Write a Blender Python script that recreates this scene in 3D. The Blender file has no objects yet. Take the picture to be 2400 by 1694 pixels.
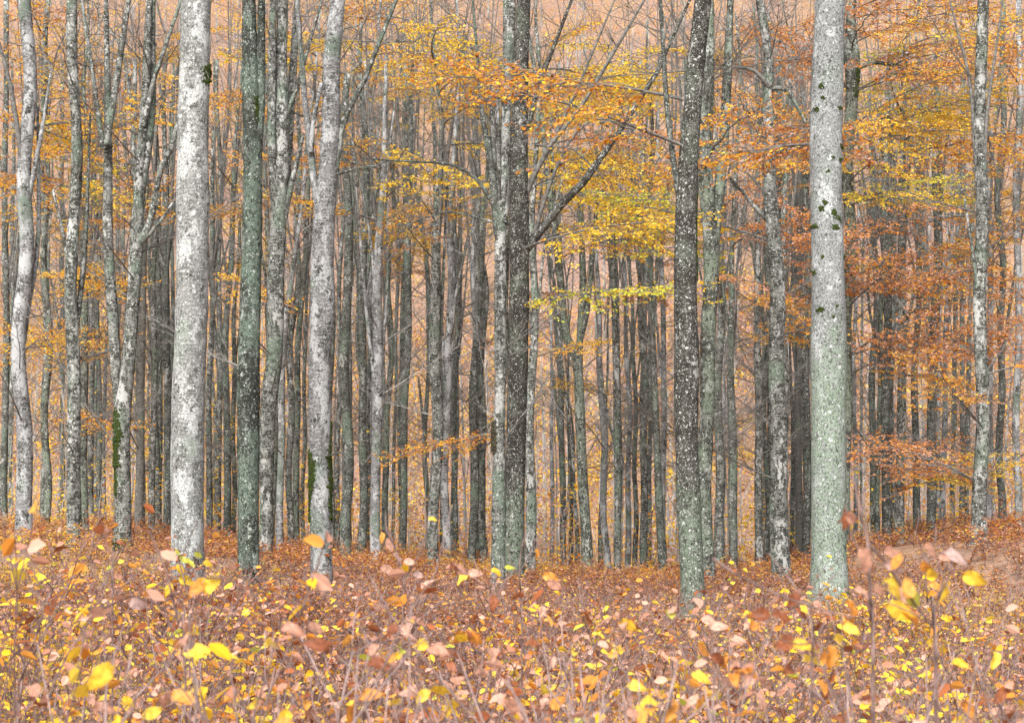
import bpy, math, random
import numpy as np
from mathutils import Matrix, Vector

# ------------------------------------------------------------------ camera, sky, sun, exposure
S = bpy.context.scene
FPX, HX, HY, CAMZ = 4118.0, 1200.0, 1130.0, 1.75      # focal length and horizon in photo pixels, eye height
cam_d = bpy.data.cameras.new('camera'); cam = bpy.data.objects.new('camera', cam_d)
S.collection.objects.link(cam); S.camera = cam
cam.location = (0, 0, CAMZ); cam.rotation_euler = (math.radians(90), 0, 0)
cam_d.sensor_width = 36; cam_d.lens = FPX / 2400 * 36
cam_d.shift_y = (HY - 847) / 2400
cam_d.clip_end = 2000; cam_d.clip_start = 0.1
cam_d.dof.use_dof = True; cam_d.dof.focus_distance = 30; cam_d.dof.aperture_fstop = 7.5

SUN_EL, SUN_AZ = math.radians(46), math.radians(196)   # azimuth clockwise from +Y
W = bpy.data.worlds.new('World'); S.world = W; W.use_nodes = True
nt = W.node_tree; nt.nodes.clear()
sky = nt.nodes.new('ShaderNodeTexSky'); sky.sky_type = 'NISHITA'; sky.sun_disc = False
sky.sun_elevation = SUN_EL; sky.sun_rotation = SUN_AZ
sky.dust_density = 6.0; sky.air_density = 1.0; sky.ozone_density = 1.0
hs = nt.nodes.new('ShaderNodeHueSaturation'); hs.inputs['Saturation'].default_value = 0.5   # overcast: grey cloud light
bg = nt.nodes.new('ShaderNodeBackground'); bg.inputs['Strength'].default_value = 0.13
wo = nt.nodes.new('ShaderNodeOutputWorld')
nt.links.new(sky.outputs[0], hs.inputs['Color']); nt.links.new(hs.outputs[0], bg.inputs[0]); nt.links.new(bg.outputs[0], wo.inputs[0])
sun_d = bpy.data.lights.new('sun', 'SUN'); sun = bpy.data.objects.new('sun', sun_d); S.collection.objects.link(sun)
sun_d.energy = 1.5; sun_d.angle = math.radians(28); sun_d.color = (1.0, 0.985, 0.96)
sd = Vector((math.sin(SUN_AZ) * math.cos(SUN_EL), math.cos(SUN_AZ) * math.cos(SUN_EL), math.sin(SUN_EL)))
sun.rotation_euler = sd.to_track_quat('Z', 'Y').to_euler(); sun.location = sd * 60

S.view_settings.view_transform = 'Standard'; S.view_settings.look = 'None'
S.view_settings.exposure = 1.18; S.view_settings.gamma = 1.0; S.view_settings.use_curve_mapping = False
S.render.engine = 'CYCLES'
cy = S.cycles
cy.use_denoising = True
cy.use_adaptive_sampling = True; cy.adaptive_threshold = 0.02
cy.max_bounces = 4; cy.diffuse_bounces = 3; cy.glossy_bounces = 1; cy.transmission_bounces = 2; cy.transparent_max_bounces = 4
cy.caustics_reflective = False; cy.caustics_refractive = False

RNG = np.random.default_rng(11)
random.seed(5)
COL = S.collection

def at(px, py, d):
    return np.array([(px - HX) / FPX * d, d, CAMZ - (py - HY) / FPX * d])

# ------------------------------------------------------------------ materials
def nodes(name):
    m = bpy.data.materials.new(name); m.use_nodes = True
    t = m.node_tree; t.nodes.clear()
    return m, t, t.nodes.new, t.links.new

CLASSES = ['salmon', 'orange', 'yellow', 'rust', 'lime', 'pink']
LEAFCOL = {'salmon': ((.46, .22, .14), (.76, .47, .36)), 'orange': ((.62, .23, .035), (.84, .43, .10)),
           'yellow': ((.80, .47, .03), (.90, .69, .10)), 'rust': ((.20, .065, .03), (.42, .15, .065)),
           'lime': ((.42, .46, .06), (.68, .68, .12)), 'pink': ((.42, .28, .25), (.64, .46, .42))}
PAL = {'orange': dict(orange=.54, yellow=.30, rust=.05, salmon=.11), 'yellow': dict(yellow=.86, orange=.05, lime=.09),
       'gold': dict(yellow=.62, orange=.35, rust=.03), 'rusty': dict(orange=.52, rust=.14, salmon=.34),
       'lime': dict(lime=.6, yellow=.4), 'coral': dict(salmon=.55, orange=.35, yellow=.10),
       'under': dict(salmon=.46, orange=.22, yellow=.18, rust=.12, lime=.02),
       'under_yellow': dict(yellow=.46, orange=.22, salmon=.24, lime=.05, rust=.03),
       'under_brown': dict(salmon=.22, orange=.22, rust=.50, yellow=.06),
       'far_pink': dict(pink=.66, salmon=.2, orange=.14), 'far_orange': dict(orange=.44, salmon=.2, yellow=.22, pink=.14),
       'far_yellow': dict(yellow=.68, orange=.2, pink=.12)}

def leaf_material(name, veined):
    m, t, N, L = nodes(name)
    a = N('ShaderNodeAttribute'); a.attribute_name = 'rnd'
    r = N('ShaderNodeValToRGB'); cr = r.color_ramp; cr.interpolation = 'LINEAR'
    n = len(CLASSES); stops = []
    for i, c in enumerate(CLASSES):
        lo, hi = LEAFCOL[c]
        stops += [(i / n + .001, lo), ((i + 1) / n - .001, hi)]
    while len(cr.elements) < len(stops): cr.elements.new(0.5)
    for e, (p, c) in zip(cr.elements, stops): e.position = p
    for e, (p, c) in zip(cr.elements, stops): e.color = (*c, 1)
    L(a.outputs['Fac'], r.inputs[0])
    colour = r.outputs[0]
    if veined:
        tc = N('ShaderNodeTexCoord'); nz = N('ShaderNodeTexNoise'); nz.inputs['Scale'].default_value = 5; nz.inputs['Detail'].default_value = 2
        L(tc.outputs['Object'], nz.inputs['Vector'])
        mr = N('ShaderNodeMapRange'); mr.inputs[1].default_value = .3; mr.inputs[2].default_value = .7; mr.inputs[3].default_value = .6; mr.inputs[4].default_value = 1.2
        L(nz.outputs[0], mr.inputs[0])
        mx = N('ShaderNodeMix'); mx.data_type = 'RGBA'; mx.blend_type = 'MULTIPLY'; mx.inputs[0].default_value = 1
        L(r.outputs[0], mx.inputs[6]); L(mr.outputs[0], mx.inputs[7])
        colour = mx.outputs[2]
    if veined:
        p = N('ShaderNodeBsdfPrincipled'); p.inputs['Roughness'].default_value = .5; p.inputs['Specular IOR Level'].default_value = .35
    else:
        p = N('ShaderNodeBsdfDiffuse')
    tr = N('ShaderNodeBsdfTranslucent'); ms = N('ShaderNodeMixShader'); ms.inputs[0].default_value = .42
    L(colour, p.inputs[0]); L(colour, tr.inputs[0])
    L(p.outputs[0], ms.inputs[1]); L(tr.outputs[0], ms.inputs[2])
    o = N('ShaderNodeOutputMaterial'); L(ms.outputs[0], o.inputs[0])
    return m
LEAF = leaf_material('autumn_leaf', False); LEAFV = leaf_material('autumn_leaf_blade', True)

def bark(name, far=False, dark=(.05, .052, .046), grey=(.17, .175, .165), white=(.46, .475, .47), green=(.15, .20, .155),
         grey_amt=.5, white_amt=.4, spots=.5, green_amt=.3, bands=.3, pits=.3, patchy=.45, spot_scale=1., green_z=None, crust_scale=5.0):
    m, t, N, L = nodes(name)
    def math_(op, a, b=None):
        n = N('ShaderNodeMath'); n.operation = op
        for i, x in enumerate((a, b)):
            if x is None: continue
            if isinstance(x, (int, float)): n.inputs[i].default_value = x
            else: L(x, n.inputs[i])
        return n.outputs[0]
    def ramp(x, lo, hi, a=0., b=1.):
        n = N('ShaderNodeMapRange'); n.interpolation_type = 'SMOOTHSTEP'; L(x, n.inputs[0])
        for i, k in enumerate((lo, hi, a, b)): n.inputs[i + 1].default_value = k
        return n.outputs[0]
    def mix(f, a, b, mode='MIX'):
        n = N('ShaderNodeMix'); n.data_type = 'RGBA'; n.blend_type = mode
        if isinstance(f, (int, float)): n.inputs[0].default_value = f
        else: L(f, n.inputs[0])
        for i, x in ((6, a), (7, b)):
            if isinstance(x, tuple): n.inputs[i].default_value = (*x, 1)
            else: L(x, n.inputs[i])
        return n.outputs[2]
    tc = N('ShaderNodeTexCoord'); oi = N('ShaderNodeObjectInfo')
    off = math_('MULTIPLY', oi.outputs['Random'], 60.0)
    va = N('ShaderNodeVectorMath'); va.operation = 'ADD'; L(tc.outputs['Object'], va.inputs[0])
    cx = N('ShaderNodeCombineXYZ'); L(off, cx.inputs[0]); L(off, cx.inputs[1]); L(off, cx.inputs[2]); L(cx.outputs[0], va.inputs[1])
    co = va.outputs[0]
    def scaled(v):
        n = N('ShaderNodeVectorMath'); n.operation = 'MULTIPLY'; L(co, n.inputs[0]); n.inputs[1].default_value = v; return n.outputs[0]
    def noise(vec, sc, det=4, rough=.6):
        n = N('ShaderNodeTexNoise'); L(vec, n.inputs['Vector']); n.inputs['Scale'].default_value = sc
        n.inputs['Detail'].default_value = det; n.inputs['Roughness'].default_value = rough; return n.outputs[0]
    def voro(vec, sc):
        n = N('ShaderNodeTexVoronoi'); L(vec, n.inputs['Vector']); n.inputs['Scale'].default_value = sc
        s = N('ShaderNodeSeparateColor'); L(n.outputs['Color'], s.inputs[0]); return n.outputs['Distance'], s.outputs[0]
    k = 2 if far else 4
    big = noise(co, 1.3, 1, .5)
    mid = noise(scaled((1, 1, .6)), crust_scale, k, .68)
    mid2 = noise(scaled((1, 1, .8)), 15, k, .72)
    band = noise(scaled((2.2, 2.2, 20)), 2.2, 2, .6)
    g = math_('ADD', math_('MULTIPLY', mid, .5), math_('MULTIPLY', mid2, .5))
    # dark algae-covered bark against smooth grey bark
    col = mix(ramp(g, .60 - .24 * grey_amt, .70 - .24 * grey_amt), dark, grey)
    col = mix(math_('MULTIPLY', ramp(band, .53, .64), bands), col, tuple(c * 1.9 for c in grey))
    col = mix(math_('MULTIPLY', ramp(band, .46, .38), bands * .8), col, dark)
    # green lichen
    gm = ramp(big, .66 - .3 * green_amt, .8 - .3 * green_amt)
    if green_z is not None:
        sp = N('ShaderNodeSeparateXYZ'); L(tc.outputs['Object'], sp.inputs[0])
        gz_ = math_('ADD', sp.outputs[2], math_('MULTIPLY', math_('SUBTRACT', mid, .5), 3.0))
        gm = math_('MAXIMUM', math_('MULTIPLY', gm, .4), ramp(gz_, green_z + .5, green_z - .5))
    gmask = math_('MULTIPLY', gm, ramp(mid2, .36, .54))
    col = mix(math_('MULTIPLY', gmask, .9), col, green)
    # white crusts, then round lichen spots of several sizes
    gw = math_('ADD', g, math_('MULTIPLY', math_('SUBTRACT', noise(scaled((1, 1, .55)), 2.6, 2, .5), .5), patchy))
    wcov = math_('MULTIPLY', ramp(gw, .68 - .26 * white_amt, .75 - .26 * white_amt), math_('SUBTRACT', 1.0, math_('MULTIPLY', gmask, .7)))
    col = mix(math_('MULTIPLY', wcov, .85), col, white)
    wv = N('ShaderNodeVectorMath'); wv.operation = 'ADD'
    nz = N('ShaderNodeTexNoise'); L(co, nz.inputs['Vector']); nz.inputs['Scale'].default_value = 24; nz.inputs['Detail'].default_value = 1
    sc = N('ShaderNodeVectorMath'); sc.operation = 'SCALE'; L(nz.outputs[1], sc.inputs[0]); sc.inputs[3].default_value = .055
    L(co, wv.inputs[0]); L(sc.outputs[0], wv.inputs[1])
    SC = spot_scale
    for scale, q in (((17 * SC, .6), (34 * SC, 1.0)) if far else ((13 * SC, .55), (27 * SC, .9), (55 * SC, 1.0))):
        d, rnd = voro(wv.outputs[0], scale)
        rad = math_('MULTIPLY', ramp(rnd, 1.0 - spots * q, 1.0), .48)
        msk = ramp(math_('SUBTRACT', rad, d), 0.0, .10)
        col = mix(math_('MULTIPLY', msk, .88), col, tuple(min(1, c * 1.1) for c in white))
    if not far:
        fine = noise(co, 34, 3, .7)
        col = mix(math_('MULTIPLY', ramp(fine, .53, .61), pits), col, dark)
        col = mix(1.0, col, ramp(fine, .25, .75, 1.18, .74), 'MULTIPLY')
    p = N('ShaderNodeBsdfDiffuse')
    L(mix(1.0, col, (.84, .85, .84), 'MULTIPLY'), p.inputs[0])
    if not far:
        b = N('ShaderNodeBump'); b.inputs['Strength'].default_value = .7; b.inputs['Distance'].default_value = .02
        L(fine, b.inputs['Height']); L(b.outputs[0], p.inputs['Normal'])
    o = N('ShaderNodeOutputMaterial'); L(p.outputs[0], o.inputs[0])
    return m

BARKS = {
    'white': dict(grey=(.25, .26, .255), white=(.52, .545, .545), grey_amt=.9, white_amt=.64, spots=.62, crust_scale=4.2, patchy=.7, green_amt=.2, bands=.4, pits=.5, green=(.30, .35, .31), dark=(.075, .078, .068)),
    'pale': dict(grey=(.22, .222, .228), white=(.46, .475, .485), grey_amt=.86, white_amt=.6, spots=.36, green_amt=.3, bands=.65, pits=.4, patchy=.8, crust_scale=3.6),
    'mid': dict(grey=(.195, .203, .19), white=(.45, .46, .45), grey_amt=.62, white_amt=.46, spots=.45, green_amt=.42, bands=.5, pits=.4, patchy=.55),
    'speck': dict(dark=(.042, .040, .035), grey=(.10, .10, .09), white=(.48, .49, .475), grey_amt=.5, white_amt=.24, spots=.55, spot_scale=1.5, green_amt=.4, green=(.15, .19, .145), bands=.08, green_z=2.2),
    'green': dict(dark=(.042, .046, .04), grey=(.13, .145, .13), white=(.36, .41, .375), green=(.145, .195, .16), grey_amt=.5, white_amt=.34, spots=.45, green_amt=.74, bands=.08, pits=.5, patchy=.6),
    'grgrey': dict(grey=(.175, .19, .17), white=(.40, .43, .40), green=(.18, .22, .17), grey_amt=.55, white_amt=.36, spots=.45, green_amt=.66, bands=.25, patchy=.5),
    'dark': dict(dark=(.060, .065, .058), grey=(.145, .155, .142), white=(.41, .425, .41), grey_amt=.52, white_amt=.36, spots=.46, green_amt=.4, bands=.55, patchy=.5),
    'crust': dict(grey=(.27, .285, .29), white=(.50, .53, .54), green=(.235, .305, .235), dark=(.06, .065, .053), grey_amt=1.0, white_amt=.5, spots=.34, green_amt=.3, bands=.1, pits=.8, green_z=4.6, crust_scale=3.2, patchy=.6),
    'smooth': dict(grey=(.16, .16, .15), dark=(.075, .075, .068), white=(.36, .365, .355), grey_amt=.95, white_amt=.2, spots=.36, green_amt=.15, bands=.35, pits=.3),
}
BARK = {k: bark('bark_' + k, False, **v) for k, v in BARKS.items()}
BARKF = {k: bark('distant_bark_' + k, True, **v) for k, v in BARKS.items()}

def simple(name, c1, c2, scale, rough=.8, bump=0.):
    m, t, N, L = nodes(name)
    tc = N('ShaderNodeTexCoord'); n = N('ShaderNodeTexNoise'); n.inputs['Scale'].default_value = scale; n.inputs['Detail'].default_value = 5
    L(tc.outputs['Object'], n.inputs['Vector'])
    r = N('ShaderNodeValToRGB'); r.color_ramp.elements[0].position = .32; r.color_ramp.elements[1].position = .68
    r.color_ramp.elements[0].color = (*c1, 1); r.color_ramp.elements[1].color = (*c2, 1)
    L(n.outputs[0], r.inputs[0])
    p = N('ShaderNodeBsdfPrincipled'); p.inputs['Roughness'].default_value = rough; p.inputs['Specular IOR Level'].default_value = .25
    L(r.outputs[0], p.inputs['Base Color'])
    if bump:
        b = N('ShaderNodeBump'); b.inputs['Strength'].default_value = .7; b.inputs['Distance'].default_value = bump
        L(n.outputs[0], b.inputs['Height']); L(b.outputs[0], p.inputs['Normal'])
    o = N('ShaderNodeOutputMaterial'); L(p.outputs[0], o.inputs[0])
    return m
TWIG = simple('twig_bark', (.06, .056, .05), (.19, .187, .175), 14)
TWIGP = simple('pale_twig_bark', (.16, .15, .14), (.42, .42, .40), 10)
STEM = simple('sapling_stem', (.06, .036, .032), (.24, .165, .15), 22, .6)
WAND = simple('sapling_wand', (.10, .068, .06), (.34, .25, .235), 18, .6)
MOSS = simple('moss', (.010, .018, .004), (.050, .075, .012), 30, .95, .02)
FARBARK = simple('far_bark', (.16, .15, .14), (.42, .41, .39), .8)
BURL_AND_SHADE = simple('burl', (.02, .018, .012), (.06, .055, .03), 25, .95, .02)  # burl bark; its near-black also paints the shade of the foot hollow

def litter_material():
    m, t, N, L = nodes('leaf_litter')
    tc = N('ShaderNodeTexCoord')
    v = N('ShaderNodeTexVoronoi'); v.inputs['Scale'].default_value = 9; L(tc.outputs['Object'], v.inputs['Vector'])
    n = N('ShaderNodeTexNoise'); n.inputs['Scale'].default_value = .12; n.inputs['Detail'].default_value = 6; L(tc.outputs['Object'], n.inputs['Vector'])
    s = N('ShaderNodeSeparateColor'); L(v.outputs['Color'], s.inputs[0])
    r = N('ShaderNodeValToRGB')
    stops = [(0, (.05, .022, .014)), (.3, (.14, .065, .04)), (.65, (.26, .13, .085)), (1, (.36, .19, .13))]
    while len(r.color_ramp.elements) < 4: r.color_ramp.elements.new(.5)
    for e, (p, c) in zip(r.color_ramp.elements, stops): e.position = p; e.color = (*c, 1)
    L(s.outputs[0], r.inputs[0])
    r2 = N('ShaderNodeValToRGB'); r2.color_ramp.elements[0].position = .35; r2.color_ramp.elements[1].position = .65
    r2.color_ramp.elements[0].color = (.26, .205, .175, 1); r2.color_ramp.elements[1].color = (.38, .25, .12, 1)
    L(n.outputs[0], r2.inputs[0])
    mx = N('ShaderNodeMix'); mx.data_type = 'RGBA'; mx.inputs[0].default_value = .45
    L(r.outputs[0], mx.inputs[6]); L(r2.outputs[0], mx.inputs[7])
    p = N('ShaderNodeBsdfPrincipled'); p.inputs['Roughness'].default_value = .9; L(mx.outputs[2], p.inputs['Base Color'])
    b = N('ShaderNodeBump'); b.inputs['Strength'].default_value = .8; b.inputs['Distance'].default_value = .04
    L(v.outputs['Distance'], b.inputs['Height']); L(b.outputs[0], p.inputs['Normal'])
    o = N('ShaderNodeOutputMaterial'); L(p.outputs[0], o.inputs[0])
    return m
LITTER = litter_material()

# ------------------------------------------------------------------ mesh helpers (everything is triangles)
def mesh_from(name, V, F, mats, rnd=None, smooth=False, mi=None):
    V = np.asarray(V, dtype=np.float32); F = np.asarray(F, dtype=np.int32)
    me = bpy.data.meshes.new(name)
    me.vertices.add(len(V)); me.vertices.foreach_set('co', V.ravel())
    me.loops.add(len(F) * 3); me.loops.foreach_set('vertex_index', F.ravel())
    me.polygons.add(len(F))
    me.polygons.foreach_set('loop_start', np.arange(0, len(F) * 3, 3, dtype=np.int32))
    me.polygons.foreach_set('use_smooth', np.full(len(F), smooth))
    for m in (mats if isinstance(mats, (list, tuple)) else [mats]): me.materials.append(m)
    if mi is not None: me.polygons.foreach_set('material_index', np.asarray(mi, dtype=np.int32))
    if rnd is not None:
        a = me.attributes.new('rnd', 'FLOAT', 'FACE'); a.data.foreach_set('value', np.asarray(rnd, dtype=np.float32))
    me.update(calc_edges=True)
    return me

def link(name, me, parent=None, loc=None):
    o = bpy.data.objects.new(name, me); COL.objects.link(o)
    if parent is not None: o.parent = parent
    if loc is not None: o.location = loc
    return o

def tag(o, label=None, cat=None, group=None, kind=None):
    if label: o['label'] = label
    if cat: o['category'] = cat
    if group: o['group'] = group
    if kind: o['kind'] = kind
    return o

class Geo:
    def __init__(s): s.V, s.F, s.R, s.M, s.n = [], [], [], [], 0
    def add(s, V, F, rnd=None, mi=0):
        s.V.append(V); s.F.append(np.asarray(F) + s.n); s.n += len(V)
        s.R.append(np.zeros(len(F)) if rnd is None else rnd); s.M.append(np.full(len(F), mi))
    def mesh(s, name, mats, smooth=False):
        if not s.V: return None
        return mesh_from(name, np.concatenate(s.V), np.concatenate(s.F), mats, np.concatenate(s.R), smooth, np.concatenate(s.M))

def tube(P, R, sides, rough=0., seed=0, cap=True):
    P = np.asarray(P, float); R = np.asarray(R, float); n = len(P)
    T = np.gradient(P, axis=0); T /= np.linalg.norm(T, axis=1)[:, None] + 1e-9
    ref = np.array([0., 1., 0.]) if abs(T[:, 1]).mean() < .7 else np.array([0., 0., 1.])
    U = np.cross(T, ref); U /= np.linalg.norm(U, axis=1)[:, None] + 1e-9
    B = np.cross(T, U)
    a = np.linspace(0, 2 * np.pi, sides, endpoint=False)
    rad = np.repeat(R[:, None], sides, 1)
    if rough:
        g = np.random.default_rng(seed); h = np.arange(n)[:, None]
        f = np.zeros((n, sides))
        for k in range(6):
            f += np.sin(a[None] * g.integers(1, 4) + h * g.uniform(.08, .5) + g.uniform(0, 7)) * g.uniform(.3, 1)
        rad = rad * (1 + rough * f / 2.5)
    V = (P[:, None, :] + U[:, None, :] * (np.cos(a)[None, :] * rad)[:, :, None] + B[:, None, :] * (np.sin(a)[None, :] * rad)[:, :, None]).reshape(-1, 3)
    i = np.arange(n - 1)[:, None] * sides; j = np.arange(sides)[None]; k = (j + 1) % sides
    A, Bq, C, D = i + j, i + k, i + sides + k, i + sides + j
    F = np.concatenate([np.stack([A, Bq, C], -1).reshape(-1, 3), np.stack([A, C, D], -1).reshape(-1, 3)])
    if cap:
        V = np.concatenate([V, P[-1:]]); e = (n - 1) * sides; jj = np.arange(sides)
        F = np.concatenate([F, np.stack([e + jj, e + (jj + 1) % sides, np.full(sides, len(V) - 1)], -1)])
    return V, F

def smooth_path(P, step):
    """Catmull-Rom through the rows of P (position columns + radius), resampled about every STEP metres"""
    P = np.asarray(P, float)
    if len(P) == 2: P = np.array([P[0], (P[0] + P[1]) / 2, P[1]])
    Q = np.vstack([2 * P[0] - P[1], P, 2 * P[-1] - P[-2]]); out = []
    for i in range(1, len(Q) - 2):
        L = np.linalg.norm(Q[i + 1, :3] - Q[i, :3]); m = max(2, int(L / step))
        t = np.linspace(0, 1, m, endpoint=False)[:, None]
        out.append(.5 * (2 * Q[i] + (Q[i + 1] - Q[i - 1]) * t + (2 * Q[i - 1] - 5 * Q[i] + 4 * Q[i + 1] - Q[i + 2]) * t ** 2 + (3 * Q[i] - Q[i - 1] - 3 * Q[i + 1] + Q[i + 2]) * t ** 3))
    return np.vstack(out + [P[-1:]])

# leaf outlines: unit length along +x, folded along the midrib
LEAF_LO = (np.array([[0, 0, 0], [.45, .30, .07], [1, 0, -.04], [.45, -.30, .07]]), np.array([[0, 2, 1], [0, 3, 2]]))
LEAF_MID = (np.array([[0, 0, 0], [.25, .24, .05], [.62, .27, .04], [1, 0, -.10], [.62, -.27, .04], [.25, -.24, .05], [.45, 0, -.02]]),
            np.array([[0, 6, 1], [6, 2, 1], [6, 3, 2], [0, 5, 6], [5, 4, 6], [6, 4, 3]]))

def leaf_hi(curl, fold, wid, wave, seed):
    g = np.random.default_rng(seed); xs = np.array([.0, .14, .32, .52, .72, .88, 1.]); ws = np.array([0, .19, .29, .31, .24, .12, 0]) * wid
    V, F = [], []
    for i, (x, w) in enumerate(zip(xs, ws)):
        zc = -curl * x * x; ww = wave * g.normal()
        for s in (-1, -.5, 0, .5, 1): V.append((x - .05 * abs(s) * w, s * w, zc + fold * abs(s) * w + ww * abs(s) * .08 * s))
    for i in range(len(xs) - 1):
        for j in range(4):
            a = i * 5 + j; F += [(a, a + 5, a + 6), (a, a + 6, a + 1)]
    return np.array(V), np.array(F)

def basis(D, Nn):
    X = D / (np.linalg.norm(D, axis=1)[:, None] + 1e-9)
    Y = np.cross(Nn, X); Y /= np.linalg.norm(Y, axis=1)[:, None] + 1e-9
    return X, Y, np.cross(X, Y)

def put_leaves(geo, tmpl, P, D, Nn, size, rnd, mi=0):
    tv, tf = tmpl; X, Y, Z = basis(np.asarray(D, float), np.asarray(Nn, float)); n, k = len(P), len(tv)
    V = np.asarray(P)[:, None, :] + np.asarray(size)[:, None, None] * (tv[None, :, 0:1] * X[:, None] + tv[None, :, 1:2] * Y[:, None] + tv[None, :, 2:3] * Z[:, None])
    F = tf[None] + (np.arange(n) * k)[:, None, None]
    geo.add(V.reshape(-1, 3), F.reshape(-1, 3), np.repeat(rnd, len(tf)), mi)

def pick_rnd(g, pal, n):
    w = PAL[pal]; c = g.choice(len(w), n, p=np.array(list(w.values())) / sum(w.values()))
    idx = np.array([CLASSES.index(k) for k in w])[c]
    return (idx + g.uniform(.04, .96, n)) / len(CLASSES)

# ------------------------------------------------------------------ the measured trees (coordinates read off six enlarged views of the photograph)
REG = {1: (130, 130, 2.283), 2: (130, 840, 2.251), 3: (840, 130, 2.283), 4: (840, 840, 2.251), 5: (1550, 130, 2.283), 6: (1550, 840, 2.251), 0: (0, 0, 1.0)}
def px(r, x, y, w): a, b, s = REG[r]; return (a + x / s, b + y / s, w / s)

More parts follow.
